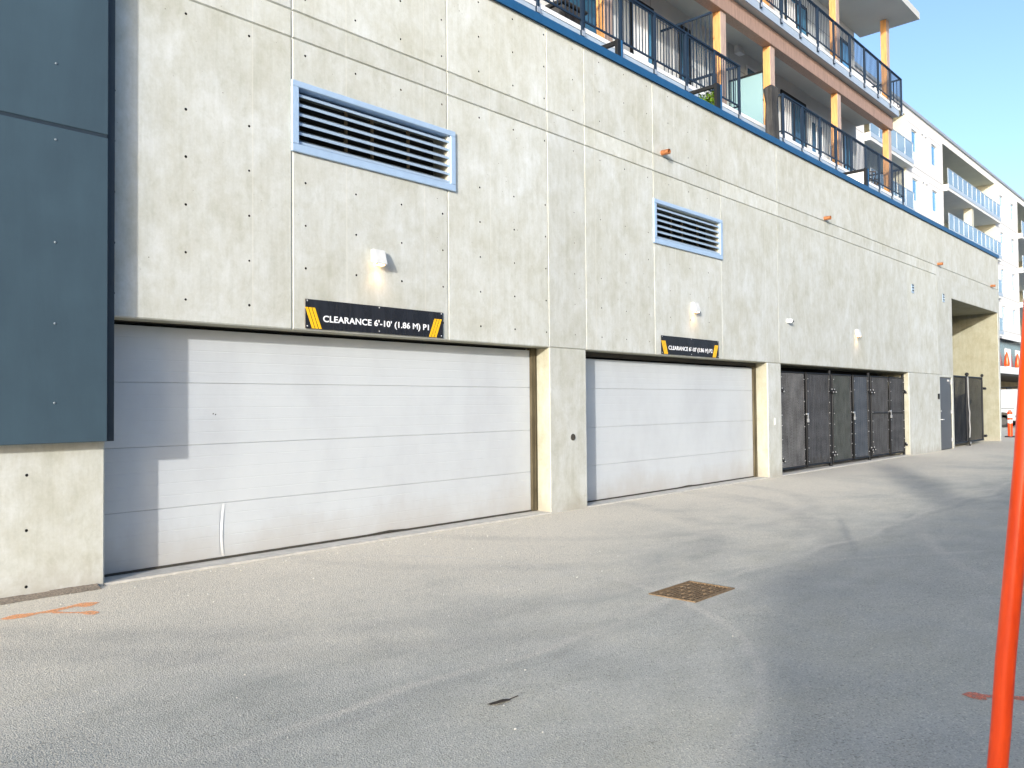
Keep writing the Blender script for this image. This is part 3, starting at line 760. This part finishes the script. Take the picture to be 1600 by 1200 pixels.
# ------------------------------------------------------------------ chain-link gates
def chain(x0,x1,z0,z1,y,step=.062,w_=.0036):
    b=MB()
    for sgn in (1,-1):
        c=-(z1-z0) if sgn>0 else 0
        c0 = x0-(z1-z0) if sgn>0 else x0
        k=c0
        end = x1 if sgn>0 else x1+(z1-z0)
        while k<end:
            # line x = k + sgn*(z-z0)
            za,zb=z0,z1
            xa,xb=k+sgn*0,k+sgn*(z1-z0)
            pa,pb=(xa,za),(xb,zb)
            def clip(p,q):
                t0,t1=0,1; dx=q[0]-p[0]
                for lim,s in ((x0,1),(x1,-1)):
                    fa=s*(p[0]-lim); fb=s*(q[0]-lim)
                    if fa<0 and fb<0: return None
                    if fa<0: t0=max(t0,fa/(fa-fb))
                    elif fb<0: t1=min(t1,fa/(fa-fb))
                if t1-t0<.002: return None
                return [(p[0]+(q[0]-p[0])*t,p[1]+(q[1]-p[1])*t) for t in (t0,t1)]
            r=clip(pa,pb)
            if r:
                (ax,az_),(bx,bz)=r; yy=y+(.002 if sgn>0 else -.002)
                nx=-sgn*w_*.7; nz=w_*.7
                b.add([(ax-nx,yy,az_-nz),(ax+nx,yy,az_+nz),(bx+nx,yy,bz+nz),(bx-nx,yy,bz-nz)],[(0,1,2,3)])
                b.add([(ax,yy-w_,az_),(ax,yy+w_,az_),(bx,yy+w_,bz),(bx,yy-w_,bz)],[(0,1,2,3)])
            k+=step
    return b
def gate(xa,xm0,xm1,xb,fabs,label,y=.15,z0=.10,z1=2.36,torn=False):
    T=thing('chain_link_gate',label,'gate',((xa+xb)/2,y,0),'double mesh gates in the concrete bay')
    r=.024
    for n_,(x0,x1) in enumerate(((xa,xm0),(xm1,xb))):
        f=MB()
        for p in ([(x0+r,y,z0+r),(x0+r,y,z1-r)],[(x1-r,y,z0+r),(x1-r,y,z1-r)],[(x0,y,z0+r),(x1,y,z0+r)],[(x0,y,z1-r),(x1,y,z1-r)]): f.tube(p,r,8)
        Lf=f.build('gate_leaf',M['black'],T,True)
        chain(x0+.04,x1-.04,z0+.05,z1-.05,y-.012,.062,.005 if (torn and n_==0) else .0036).build('chain_link_mesh',M['wire1' if (torn and n_==0) else 'wire'],Lf,fix=False)
        f=MB(); K=26; tr=torn and n_==1
        prev=None
        for i in range(K):
            a=x0+.045+(x1-x0-.09)*i/K; b_=x0+.045+(x1-x0-.09)*(i+1)/K
            lo=z0+.06+(random.uniform(0,.16) if tr else random.uniform(0,.012))
            wv=.006*math.sin(i*1.7); wv2=.006*math.sin((i+1)*1.7)
            f.add([(a,y+.012+wv,lo),(b_,y+.012+wv2,lo+(random.uniform(-.04,.04) if tr else 0)),(b_,y+.012+wv2,z1-.05),(a,y+.012+wv,z1-.05)],[(0,1,2,3)])
        f.build('privacy_fabric',M[fabs[n_]],Lf,fix=False)
        f=MB()
        for q in range(8):
            zz=z0+.15+q*(z1-z0-.3)/7
            for xx in (x0+.055,x1-.055):
                if random.random()<.75: f.sphere((xx,y-.03,zz+random.uniform(-.03,.03)),.012,6)
        f.build_each('tie_clip',M['galv'],Lf)
        hx = x0-.01 if n_==0 else x1+.01
        for zz in (.32,1.9):
            f=MB(); f.tube([(hx-.07,y-.045,zz),(hx+.07,y-.045,zz+.05)],.026,8); f.sphere((hx-.05,y-.06,zz+.05),.034,8); f.sphere((hx+.05,y-.06,zz),.034,8)
            f.build('gate_hinge',M['black'],T,True)
            f=MB(); f.sphere((hx-.05,y-.09,zz+.06),.018,6); f.sphere((hx+.05,y-.09,zz-.01),.018,6); f.build_each('hinge_bolt',M['galv'],T)
    f=MB(); xc=(xm0+xm1)/2
    f.cbox(xc-.035,xc+.035,y-.09,y-.05,1.16,1.25,.01); f.tube([(xc-.022,y-.07,1.25),(xc-.022,y-.07,1.31),(xc,y-.07,1.335),(xc+.022,y-.07,1.31),(xc+.022,y-.07,1.25)],.007,6)
    f.tube([(xc-.05,y-.05,1.36),(xc+.05,y-.05,1.36)],.02,6); f.build('padlock',M['galv'],T)
    f=MB(); f.tube([(xc+.03,y-.035,.12),(xc+.03,y-.035,1.5)],.012,6); f.build('drop_rod',M['black'],T)
    return T
gate(17.60,18.93,19.04,20.44,('fab1','fab2'),'double mesh gate with dusty diamond mesh and a torn lower corner, nearest of the three',torn=True)
gate(20.62,21.90,22.03,23.14,('fabg','fabb'),'double mesh gate with one greenish and one smooth bluish leaf, middle of the three')
gate(23.36,24.74,24.87,26.10,('fab1','fab2'),'double mesh gate with a dark horizontal bar line, farthest of the three')
for x in (17.44,20.53,23.25,26.14):
    f=MB(); f.tube([(x,.17,.02),(x,.17,2.42)],.04,10); f.sphere((x,.17,2.42),.042,8)
    tag(f.build('gate_post',M['black'],None,True),{17.44:'black steel gate post against the concrete pier by the nearest mesh gate',20.53:'black steel gate post between the dusty and the greenish mesh gates',23.25:'black steel gate post between the bluish leaf and the farthest mesh gate',26.14:'black steel gate post at the far right end of the three mesh gates'}[x],'post','gate posts in the concrete bay')
f=MB(); f.tube([(23.42,.12,1.33),(26.05,.12,1.30)],.014,6); tag(f.build('locking_bar',M['black'],None,True),'thin black locking bar running across the farthest of three mesh gates','bar')
# slatted gate in the tall recess
T=thing('slatted_gate','tall black slatted double gate with small wheel closing the deep concrete recess','gate',(33.3,.1,0))
for a,b_ in ((31.30,33.05),(33.10,35.25)):
    f=MB()
    for p in ([(a+.03,.12,.12),(a+.03,.12,2.52)],[(b_-.03,.12,.12),(b_-.03,.12,2.52)],[(a,.12,.14),(b_,.12,.14)],[(a,.12,2.5),(b_,.12,2.5)]): f.tube(p,.035,8)
    Lf=f.build('gate_leaf',M['black'],T,True)
    f=MB(); k=int((b_-a-.1)/.075)
    for i in range(k):
        xx=a+.06+i*.075; yy=.13+(.012 if i%2 else 0); f.box(xx,xx+.0765,yy,yy+.006,.17,2.48)
    f.build('slats',M['slat'],Lf)
f=MB(); f.tube([(33.02,.06,.10),(33.02,.02,.10)],.10,16); f.build('wheel',M['tyre'],T,True)
f=MB(); f.tube([(33.02,.015,.10),(33.02,.0,.10)],.05,12); f.build('wheel_hub',M['galv'],T)
f=MB(); f.tube([(33.05,.07,2.5),(33.05,.06,1.5),(33.12,.05,1.2),(33.08,.05,.9),(33.14,.05,.6),(33.1,.06,.3)],.022,6); f.build('chain',M['galv'],T,True)
f=MB()
for zz in (.28,2.1): f.tube([(35.22,.06,zz),(35.36,.04,zz)],.05,8)
f.sphere((33.05,.1,2.6),.07,8); f.sphere((35.2,.1,2.6),.06,8); f.build('hinge',M['black'],T,True)
f=MB(); f.tube([(30.98,.15,.02),(30.98,.15,2.58)],.05,10); tag(f.build('gate_post',M['white'],None,True),'light grey steel post between the service door and the slatted gate','post')

# ------------------------------------------------------------------ drain, paint, litter
T=thing('drain_grate','rusty brown rectangular drain grate set in the asphalt','drain grate',(6.3,-4.22,0))
gx0,gx1,gy0,gy1=5.963,6.638,-4.46,-4.0
f=MB()
for a,b_,c,d in ((gx0,gx1,gy0,gy0+.02),(gx0,gx1,gy1-.02,gy1),(gx0,gx0+.02,gy0+.0201,gy1-.0201),(gx1-.02,gx1,gy0+.0201,gy1-.0201)): f.box(a,b_,c,d,-.06,.009)
f.build('frame',M['rust'],T)
f=MB(); f.box(gx0+.004,gx1-.004,gy0+.004,gy1-.004,-.40,-.38)
for a,b_,c,d in ((gx0+.004,gx1-.004,gy0+.003,gy0+.004),(gx0+.004,gx1-.004,gy1-.004,gy1-.003),(gx0+.003,gx0+.004,gy0+.004,gy1-.004),(gx1-.004,gx1-.003,gy0+.004,gy1-.004)): f.box(a,b_,c,d,-.38,-.061)
f.build('pit',M['gap_dark'],T)
f=MB(); k=11
ys=[gy0+.045+(gy1-gy0-.09)*i/(k-1) for i in range(k)]
for y in ys:
    f.cm=1; f.box(gx0+.0205,gx1-.0205,y-.008,y+.008,-.045,-.001); f.cm=0; f.box(gx0+.0205,gx1-.0205,y-.008,y+.008,-.0009,.004)  # bar sides take the near-black pit colour, painting in shade between the bars
f.cm=0
for q in range(1,6):
    xx=gx0+(gx1-gx0)*q/6
    for i in range(k-1):
        if (i+q)%3==0: continue
        ya,yb=ys[i]+.008,ys[i+1]-.008; o=.012*(1 if i%2 else -1)
        f.add([(xx+o-.009,ya,.0045),(xx-o-.009,yb,.0045),(xx-o+.009,yb,.0045),(xx+o+.009,ya,.0045),(xx+o-.009,ya,-.02),(xx-o-.009,yb,-.02),(xx-o+.009,yb,-.02),(xx+o+.009,ya,-.02)],[(0,1,2,3),(0,4,5,1),(3,2,6,7)])
f.build('grating',[M['rust'],M['gap_dark']],T)

PA=[(1.953,-.63),(2.07,-.566),(2.137,-.597),(2.225,-.629),(2.341,-.622),(2.449,-.603),(2.584,-.559),(2.691,-.647),(2.686,-.661),(2.589,-.739),(2.534,-.725),(2.502,-.664),(2.345,-.698),(2.308,-.725),(2.209,-.681),(2.093,-.726),(1.987,-.699),(1.948,-.646)]
PB=[(2.319,-.691),(2.381,-.809),(2.462,-.889),(2.535,-.909),(2.557,-1.012),(2.497,-1.057),(2.456,-1.01),(2.432,-.914),(2.316,-.79),(2.287,-.747)]
PC=[(5.071,-6.66),(5.135,-6.679),(5.159,-6.707),(5.148,-6.747),(5.178,-6.799),(5.216,-6.864),(5.261,-6.927),(5.281,-6.959),(5.222,-6.97),(5.189,-6.941),(5.172,-6.887),(5.127,-6.81),(5.11,-6.774),(5.068,-6.787),(5.047,-6.755),(5.045,-6.726)]
def flat(polys,name,mat,label,cat,z=.004):
    f=MB()
    for i,p in enumerate(polys): f.add([(x,y,z+i*.001) for x,y in p],[tuple(range(len(p)))])
    me=f.build(name,mat,None); tag(me,label,cat); return me
flat([PA,PB],'paint_mark',M['sprayo'],'pale orange spray-paint arrows on the asphalt by the left wall base','paint mark')
flat([PC],'paint_mark',M['sprayp'],'faded red-orange spray-paint arrow on shaded asphalt behind the orange pole','paint mark')
f=MB(); lf=[(3.185,-4.784),(3.252,-4.78),(3.308,-4.788),(3.336,-4.82),(3.32,-4.838),(3.278,-4.828),(3.226,-4.83),(3.206,-4.8)]
f.add([(x,y,.003+.012*random.random()) for x,y in lf],[tuple(range(len(lf)))]); f.tube([(3.336,-4.82,.006),(3.39,-4.83,.012)],.003,5)
tag(f.build('dead_leaf',M['leafd'],None,fix=False),'small dark crumpled leaf lying on the asphalt near the bottom','leaf')
f=MB()
for i in range(240):
    x=random.uniform(1.2,9); y=random.uniform(-7.3,-.15)
    if random.random()<.4: y=-.1-abs(random.gauss(0,.12)); x=random.uniform(-.5,10)
    r=random.choice((.003,.004,.005,.007)); f.sphere((x,y,r*.5),r,5,(1.3,1,.7))
tag(f.build('loose_grit',M['sill'],None),'scattered tiny pale pebbles and grit on the asphalt','grit',kind='stuff')

# ------------------------------------------------------------------ orange poles
T=thing('marker_pole','tall leaning orange plastic marker pole close to the camera','marker pole',(3.07,-7.24,0))
f=MB(); f.tube([(3.070,-7.237,.03),(3.097,-7.285,.571),(3.105,-7.300,.78),(3.138,-7.361,1.448),(3.155,-7.398,1.98)],[.031,.0305,.0305,.030,.030],28); f.build('tube',M['orange'],T,True)
f=MB(); f.sphere((3.156,-7.399,1.985),.0305,16,(1,1,.6)); f.build('cap',M['orange'],T,True)
f=MB(); f.tube([(3.069,-7.236,0),(3.069,-7.236,.02),(3.069,-7.236,.05)],[.12,.115,.045],20); f.build('base',M['tyre'],T,True)
T=thing('delineator_post','short orange delineator post with white bands near the white van','delineator post',(41.5,.48,0))
f=MB(); f.tube([(41.5,.48,.02),(41.5,.48,1.12)],.10,14); f.tube([(41.5,.48,1.12),(41.5,.48,1.2)],[.06,.05],10); f.build('tube',M['orange'],T,True)
for z in (.62,.86): 
    f=MB(); f.tube([(41.5,.48,z),(41.5,.48,z+.15)],.103,14); f.build('reflective_band',M['refl'],T,True)
f=MB(); f.tube([(41.5,.48,0),(41.5,.48,.05)],.22,16); f.build('base',M['tyre'],T)

# ------------------------------------------------------------------ garden dividers, hedge, umbrella, chair
def divider(x,label,w_=.16,h=.62,bar=.78):
    T=thing('garden_divider',label,'divider',(x,.1,7.545),'low black dividers on the roof edge')
    f=MB(); f.cbox(x,x+w_,.11,.17,7.5455,7.545+h,.004); f.build('post',M['black'],T)
    f=MB(); f.box(x+w_,x+w_+.045,.1,.17,7.5455,7.545+h); f.build('post_side',M['blue'],T)
    f=MB(); f.box(x,x+.06,.171,bar+.5,7.545+h-.09,7.545+h-.02); f.build('top_bar',M['black'],T)
divider(11.42,'low black divider on the blue roof edge, nearest, at the top of the photo',.10,.40)
divider(14.86,'low black divider on the blue roof edge with green hedge behind it')
divider(23.22,'low black divider on the blue roof edge, farthest, below the right balcony')
f=MB(); f.box(23.22,23.25,.17,1.3,7.55,8.06); tag(f.build('planter_panel',M['wtrim'],None),'pale panel behind the farthest low black divider','panel')
T=thing('hedge_shrub','small bright green leafy hedge behind the middle black divider on the roof edge','hedge',(14.95,.7,7.42))
f=MB()
for i in range(9): xx=14.98+random.uniform(0,.2); yy=random.uniform(.3,1.3); f.tube([(xx,yy,7.43),(xx+random.uniform(-.1,.1),yy,8.0)],.012,5)
f.build('stem',M['stem'],T)
f=MB()
for i in range(4200):
    yy=random.uniform(.2,1.3); c=Vector((14.97+random.uniform(0,.22+.45*(yy-.2)),yy,random.uniform(7.5,8.08)))
    r=random.uniform(.02,.04); a=Vector((random.gauss(0,1),random.gauss(0,1),random.gauss(0,1))).normalized(); b_=a.orthogonal().normalized()
    c2=a.cross(b_); f.add([c-b_*r,c+c2*r*.5,c+b_*r,c-c2*r*.5],[(0,1,2,3)])
f.build('foliage',M['leaf1'],T,fix=False)
T=thing('patio_umbrella','closed patio umbrella under a dark grey cover beside the timber post','umbrella',(19.75,1.25,7.42))
f=MB(); K=18; vs=[]; fs=[]
pr=[(7.75,.24),(8.3,.235),(8.9,.22),(9.3,.19),(9.55,.24),(9.66,.26),(9.74,.16),(9.80,.05)]
for j,(z,r) in enumerate(pr):
    for k in range(K):
        a=2*math.pi*k/K; rr=r*(1+.17*math.sin(5*a+z*.8)); vs.append((19.75+rr*math.cos(a),1.22+rr*.6*math.sin(a),z))
for j in range(len(pr)-1):
    for k in range(K): fs.append((j*K+k,j*K+(k+1)%K,(j+1)*K+(k+1)%K,(j+1)*K+k))
fs.append(tuple((len(pr)-1)*K+k for k in range(K)))
f.add(vs,fs); f.build('cover',M['cover'],T,True)
f=MB(); f.tube([(19.75,1.22,7.421),(19.75,1.22,9.7)],.025,8); f.build('pole',M['galv'],T,True)
f=MB(); f.tube([(19.75,1.22,7.4215),(19.75,1.22,7.48)],.22,16); f.build('base',M['black'],T,True)
T=thing('patio_chair','dark woven round-backed chair on the right end of the balcony','chair',(29.9,2.35,DECK[0]))
f=MB(); pts=[(29.9+.38*math.cos(a),2.35+.38*math.sin(a),DECK[0]+.78+.12*math.sin(a/2)) for a in [math.radians(d) for d in range(-60,241,20)]]
f.tube(pts,.03,6)
for p in pts[::1]: f.tube([p,((p[0]-29.9)*.7+29.9,(p[1]-2.35)*.7+2.35,DECK[0]+.42)],.022,5)
f.build('backrest',M['cane'],T,True)
f=MB(); f.tube([(29.9,2.35,DECK[0]+.38),(29.9,2.35,DECK[0]+.46)],.30,16); f.build('seat',M['cane'],T)
for sx,sy in ((1,1),(1,-1),(-1,1),(-1,-1)):
    f=MB(); f.tube([(29.9+.22*sx,2.35+.22*sy,DECK[0]),(29.9+.18*sx,2.35+.18*sy,DECK[0]+.38)],.02,6); f.build('leg',M['cane'],T)
T=thing('patio_table','small white round table between the divider and the woven chair','table',(28.9,2.3,DECK[0]))
f=MB(); f.tube([(28.9,2.3,DECK[0]+.68),(28.9,2.3,DECK[0]+.72)],.32,20); f.build('table_top',M['wtrim'],T)
f=MB(); f.tube([(28.9,2.3,DECK[0]),(28.9,2.3,DECK[0]+.02),(28.9,2.3,DECK[0]+.04),(28.9,2.3,DECK[0]+.68)],[.2,.2,.025,.025],12); f.build('pedestal',M['galv'],T)

for (px_,py_,h_,c_,lab,cat_,nm) in ((13.0,2.5,.9,'cover','dark covered barbecue on the near balcony behind the rails','barbecue','covered_barbecue'),(27.9,2.55,.55,'wtrim','pale storage box on the right balcony by the wall','box','storage_box')):
    T=thing(nm,lab,cat_,(px_,py_,DECK[0]))
    f=MB(); f.cbox(px_-.4,px_+.4,py_-.22,py_+.22,DECK[0]+.02,DECK[0]+h_,.06); f.build('body',M[c_],T)
    f=MB(); f.cbox(px_-.43,px_+.43,py_-.25,py_+.25,DECK[0]+h_+.001,DECK[0]+h_+.08,.03); f.build('lid',M[c_],T)
for q,(px_,zt) in enumerate(((24.28,11.2),(16.08,11.2),(20.6,14.5),(24.7,14.5))):
    f=MB(); K=14
    for i in range(K):
        a=px_+i*.045; f.add([(a,YW-.060-.012*(i%2),zt-2.1),(a+.045,YW-.060-.012*((i+1)%2),zt-2.1),(a+.045,YW-.060-.012*((i+1)%2),zt),(a,YW-.060-.012*(i%2),zt)],[(0,1,2,3)])
    f.build('curtain',M['wtrim'],B,fix=False)

# ------------------------------------------------------------------ white apartment building further along
WB=thing('white_apartment_building','white five-storey apartment block with recessed glass balconies beyond the concrete wall','building',(60,9.8,0))
YB=9.8; XA,XB=38.5,150
LZ=[18.1,14.68,11.26,7.84]                       # deck levels
LOG=[(50.95,58.75),(67.45,83.5),(92.6,108.5),(117,133)]
ops=[]
for a,b_ in LOG:
    ops.append((a,b_,18.1-.55,21.25)); 
    for z in LZ[1:]: ops.append((a,b_,z-.55,z+2.87))
WIN=[(60.1,61.4),(64.65,66.0),(85.4,86.7),(89.8,91.1),(109.8,111.1),(114.2,115.5),(46.0,47.3)]
wins=[(a,b_,z+.95,z+2.5) for a,b_ in WIN for z in LZ]
park=[(50,134,.0,4.1)]; glz=[(50,134,4.75,7.28)]
allo=ops+wins+park+glz
xc=clean({XA,XB}|{v for o in allo for v in o[:2]}); zc=clean({0,21.8}|{v for o in allo for v in o[2:]})
f=MB()
for i in range(len(xc)-1):
    for j in range(len(zc)-1):
        cx,cz=(xc[i]+xc[i+1])/2,(zc[j]+zc[j+1])/2
        if any(o[0]<cx<o[1] and o[2]<cz<o[3] for o in allo): continue
        f.add([(xc[i],YB,zc[j]),(xc[i+1],YB,zc[j]),(xc[i+1],YB,zc[j+1]),(xc[i],YB,zc[j+1])],[(0,1,2,3)])
for o in wins:
    a,b_,c,d=o; 
    f.add([(a,YB,c),(a,YB+.12,c),(a,YB+.12,d),(a,YB,d)],[(0,1,2,3)]); f.add([(b_,YB,c),(b_,YB+.12,c),(b_,YB+.12,d),(b_,YB,d)],[(3,2,1,0)])
    f.add([(a,YB,d),(b_,YB,d),(b_,YB+.12,d),(a,YB+.12,d)],[(0,1,2,3)]); f.add([(a,YB,c),(b_,YB,c),(b_,YB+.12,c),(a,YB+.12,c)],[(0,1,2,3)])
f.add([(XA,YB,0),(XA,YB+14,0),(XA,YB+14,21.8),(XA,YB,21.8)],[(0,1,2,3)]); f.add([(XB,YB,0),(XB,YB+14,0),(XB,YB+14,21.8),(XB,YB,21.8)],[(0,1,2,3)])
f.add([(XA,YB,21.8),(XB,YB,21.8),(XB,YB+14,21.8),(XA,YB+14,21.8)],[(0,1,2,3)])
f.add([(XA,YB+14,0),(XB,YB+14,0),(XB,YB+14,21.8),(XA,YB+14,21.8)],[(0,1,2,3)])
f.build('wall',M['wbuild'],WB,fix=False)
f=MB(); f.box(XA-.1,XB,YB-.12,YB+.3,21.8,22.0); f.build('roof_cap',M['rcap'],WB)
f=MB()
for z in (18.0,14.58,11.16,8.0):
    segs=[XA]+[v for l in LOG for v in l]+[XB]
    for q in range(0,len(segs),2): f.box(segs[q]+.05,segs[q+1]-.05,YB-.006,YB-.002,z,z+.05)
for z in (20.9,17.5,14.1): 
    for a,b_ in ((59.0,67.3),(83.7,92.4)): f.box(a,b_,YB-.006,YB-.002,z,z+.03)
f.build_each('panel_joint',M['wgap'],WB)
for a,b_ in LOG:
    f=MB(); D=YB+3.0
    f.add([(a,YB,7.3),(a,D,7.3),(a,D,21.25),(a,YB,21.25)],[(0,1,2,3)]); f.add([(b_,YB,7.3),(b_,D,7.3),(b_,D,21.25),(b_,YB,21.25)],[(3,2,1,0)])
    f.add([(a,D,7.3),(b_,D,7.3),(b_,D,21.25),(a,D,21.25)],[(0,1,2,3)]); f.add([(a,YB,21.25),(b_,YB,21.25),(b_,D,21.25),(a,D,21.25)],[(0,1,2,3)])
    f.build('loggia_wall',M['cream'],WB,fix=False)
for a,b_ in LOG[:3]:
    for z in LZ:
        f=MB(); f.box(a+.01,b_+.45,YB-.35,YB+2.99,z-.50,z-.02); f.cm=1; f.box(a+.01,b_+.47,YB-.38,YB-.351,z-.28,z-.0)
        sl=f.build('balcony_slab',[M['stucco'],M['fascia']],WB)
        f=MB(); f.box(a+.01,b_+.44,YB-.33,YB-.31,z+.05,z+1.15); 
        f.add([(b_+.44,YB-.33,z+.05),(b_+.44,YB-.02,z+.05),(b_+.44,YB-.02,z+1.15),(b_+.44,YB-.33,z+1.15)],[(0,1,2,3)])
        rg=f.build('glass_rail',M['railglass'],sl,fix=False)
        f=MB(); f.box(a,b_+.46,YB-.345,YB-.295,z+1.151,z+1.2)
        k=int((b_-a)/1.3)
        for i in range(k+1): xx=a+.05+(b_+.38-a)*i/k; f.box(xx-.025,xx+.025,YB-.35,YB-.331,z-.05,z+1.15)
        f.build('handrail',M['galv'],sl)
        # doors at the back and on the end wall
        f=MB(); f.box(b_-.03,b_-.005,YB+.9,YB+1.9,z+.02,z+2.3); dd=f.build('balcony_door',M['black'],WB)
        f=MB(); f.box(b_-.045,b_-.031,YB+1.0,YB+1.8,z+.12,z+2.2); f.build('pane',M['pane_sky'],dd)
        for q in range(2):
            x0=a+(b_-a)*(.12+.45*q); f=MB(); f.box(x0,x0+2.4,YB+2.96,YB+2.99,z+.02,z+2.3); dd=f.build('balcony_door',M['black'],WB)
            f=MB(); f.box(x0+.1,x0+1.15,YB+2.945,YB+2.959,z+.12,z+2.2); f.box(x0+1.25,x0+2.3,YB+2.945,YB+2.959,z+.12,z+2.2); f.build('pane',M['pane'],dd)
for z in LZ[1:]:
    f=MB(); f.cbox(75.0,75.7,YB-.1,YB+.5,z,z+2.9,.01); f.build('column',M['cream'],WB)
f=MB(); f.box(62.2,62.45,YB-.12,YB-.003,20.7,20.95); f.box(63.0,63.25,YB-.12,YB-.003,20.7,20.95); f.build_each('vent_hood',M['wtrim'],WB)
f=MB(); f.box(62.2,62.45,YB-.12,YB-.003,17.25,17.5); f.box(63.0,63.25,YB-.12,YB-.003,17.25,17.5); f.build_each('vent_hood',M['wtrim'],WB)
for a,b_,c,d in wins:
    window(a,b_,c,d,YB+.13,WB,'wtrim','pane_sky')
    
f=MB(); f.box(50,134,YB+.6,YB+.7,4.7,7.4); f.build('gallery_glazing',M['greyglaze'],WB)
f=MB()
for x in (84.5,88.9,93.3,97.7):
    f.box(x,x+2.2,YB+.55,YB+.599,4.75,6.6)
f.build_each('white_blind',M['wtrim'],WB)
f=MB(); f.box(50,134,YB-.05,YB+.6,4.1,4.7); f.box(50,134,YB-.1,YB,7.28,7.42); f.build('gallery_slab',M['wtrim'],WB)
f=MB(); f.box(50,134,YB+6,YB+6.1,0,4.1); f.build('parking_back_wall',M['interior'],WB)
f=MB(); f.box(50,134,YB-.0,YB+6,3.9,4.09); f.build('parking_ceiling',M['dark'],WB)
for x in (50,62,74,98,110,122,133.5):
    f=MB(); f.box(x,x+.5,YB+.1,YB+.6,0,3.89); f.build('parking_column',M['wbuild'],WB)
for x,lab in ((88.1,'folded orange sun umbrella on the white block gallery, nearer the concrete wall'),(92.6,'folded orange sun umbrella on the white block gallery, beside the orange pole')):
    T=thing('folded_umbrella',lab,'umbrella',(x,YB+.3,4.7),'folded orange umbrellas on the gallery')
    f=MB(); f.tube([(x,YB+.3,4.85),(x,YB+.3,5.05),(x,YB+.3,5.9),(x,YB+.3,6.2)],[.22,.26,.13,.04],10); f.build('canopy',M['orange'],T,True)
    f=MB(); f.tube([(x,YB+.3,4.701),(x,YB+.3,6.35)],.04,8); f.build('pole',M['white'],T,True)

# ------------------------------------------------------------------ white van (side facing the camera)
T=thing('cargo_van','white cargo van parked beyond the end of the concrete wall','van',(57,1.5,0))
prof=[(6.9,.45),(6.95,1.0),(6.85,1.25),(6.2,1.4),(5.5,2.15),(5.1,2.28),(-.6,2.30),(-.75,2.2),(-.8,.5)]   # (y,z), nose towards +y
wheels=(5.75,3.62,.45) 
def arch(yc,r=.50): return [(yc-r*math.cos(a)*1.0, .42+r*math.sin(a)) for a in [math.pi*k/10 for k in range(11)]]
# body side polygon with wheel arches, nose to +y
yw1,yw2=6.0,3.72
low=[(-.8,.42)]+[(q[0],q[1]) for q in arch(yw2-2.9+.0)]+[(q[0],q[1]) for q in arch(3.75)]+[(6.9,.42)]
top=[(6.95,1.0),(6.85,1.25),(6.2,1.42),(5.5,2.15),(5.1,2.28),(-.6,2.30),(-.78,2.2)]
def vanbody():
    b=MB(); poly=low+top; n=len(poly); X0,X1=55.8,57.75
    b.add([(X0+(.10 if z>1.3 else 0)+(.03 if z>2.2 else 0),y,z) for y,z in poly],[tuple(range(n))])
    b.add([(X1-(.10 if z>1.3 else 0),y,z) for y,z in poly],[tuple(reversed(range(n)))])
    for i in range(n):
        j=(i+1)%n
        def P(q,s): 
            ins=(.10 if q[1]>1.3 else 0)+(.03 if q[1]>2.2 else 0)
            return (X0+ins,q[0],q[1]) if s==0 else (X1-(.10 if q[1]>1.3 else 0),q[0],q[1])
        b.add([P(poly[i],0),P(poly[j],0),P(poly[j],1),P(poly[i],1)],[(0,1,2,3)])
    return b
vanbody().build('body',M['van'],T)
f=MB(); f.box(55.775,55.80,1.3,3.1,.62,.72); f.box(55.775,55.80,-.75,.2,.62,.72); f.box(55.775,55.80,4.35,6.3,.62,.72); f.build('side_moulding',M['seal'],T)
f=MB(); f.box(55.86,55.90,5.0,5.7,1.45,2.0); f.box(55.86,55.90,4.2,4.9,1.45,2.0); f.build_each('side_window',M['pane'],T)
f=MB()
for y in (4.95,3.0,1.0): f.box(55.792,55.800,y,y+.015,.6,1.3)
f.box(55.788,55.8,3.15,4.9,1.12,1.15); f.build('door_gap',M['seal'],T)
for yc in (.82,3.75):
    for X in (55.86,57.45):
        f=MB(); f.tube([(X,yc,.38),(X+.24,yc,.38)],.38,24); wv=f.build('wheel',M['tyre'],T,True)
        f=MB(); f.tube([(X-.012 if X<56 else X+.2,yc,.38),(X+.02 if X<56 else X+.252,yc,.38)],.22,16); f.build('rim',M['rim'],wv)
f=MB(); f.box(55.95,57.6,-.7,6.8,.38,.44); f.build('underbody',M['seal'],T)
for yc in (.82,3.75):
    f=MB(); f.box(55.86,57.7,yc-.6,yc+.6,.441,.95); f.build('wheel_arch_liner',M['seal'],T)
f=MB(); f.tube([(56.1,-.4,2.42),(56.1,4.9,2.42)],.03,6); f.tube([(57.4,-.4,2.42),(57.4,4.9,2.42)],.03,6)
for yy in (.2,1.9,3.6,4.6): f.tube([(56.05,yy,2.36),(57.45,yy,2.36)],.03,6); f.tube([(56.1,yy,2.28),(56.1,yy,2.42)],.02,6)
f.build('roof_rack',M['black'],T,True)

# ------------------------------------------------------------------ buildings across the lane (out of frame, cast the lane's shade)
O=thing('unseen_shade_block','unseen plain beige two-storey block across the lane behind the camera, casts shade on the lane','building',(0,-18.1,0))
f=MB(); f.box(-22.15,75,-32,-18.1,0,6.95); f.build('wall',M['brick'],O)
f=MB(); f.box(-22.15,75,-32,-18.1,6.951,7.05); f.build('roof',M['rcap'],O)
f=MB(); f.box(-16.5,-15.75,-18.65,-18.15,7.051,8.95); f.build('chimney',M['brick'],O)
for i in range(16):
    for z in (1.0,4.3):
        x=-20+i*5.8; f=MB(); f.box(x,x+2.2,-18.12,-18.0,z,z+1.5); wo=f.build('window',M['wtrim'],O)
        f=MB(); f.box(x+.08,x+2.12,-17.999,-17.99,z+.08,z+1.42); f.build('pane',M['pane'],wo)
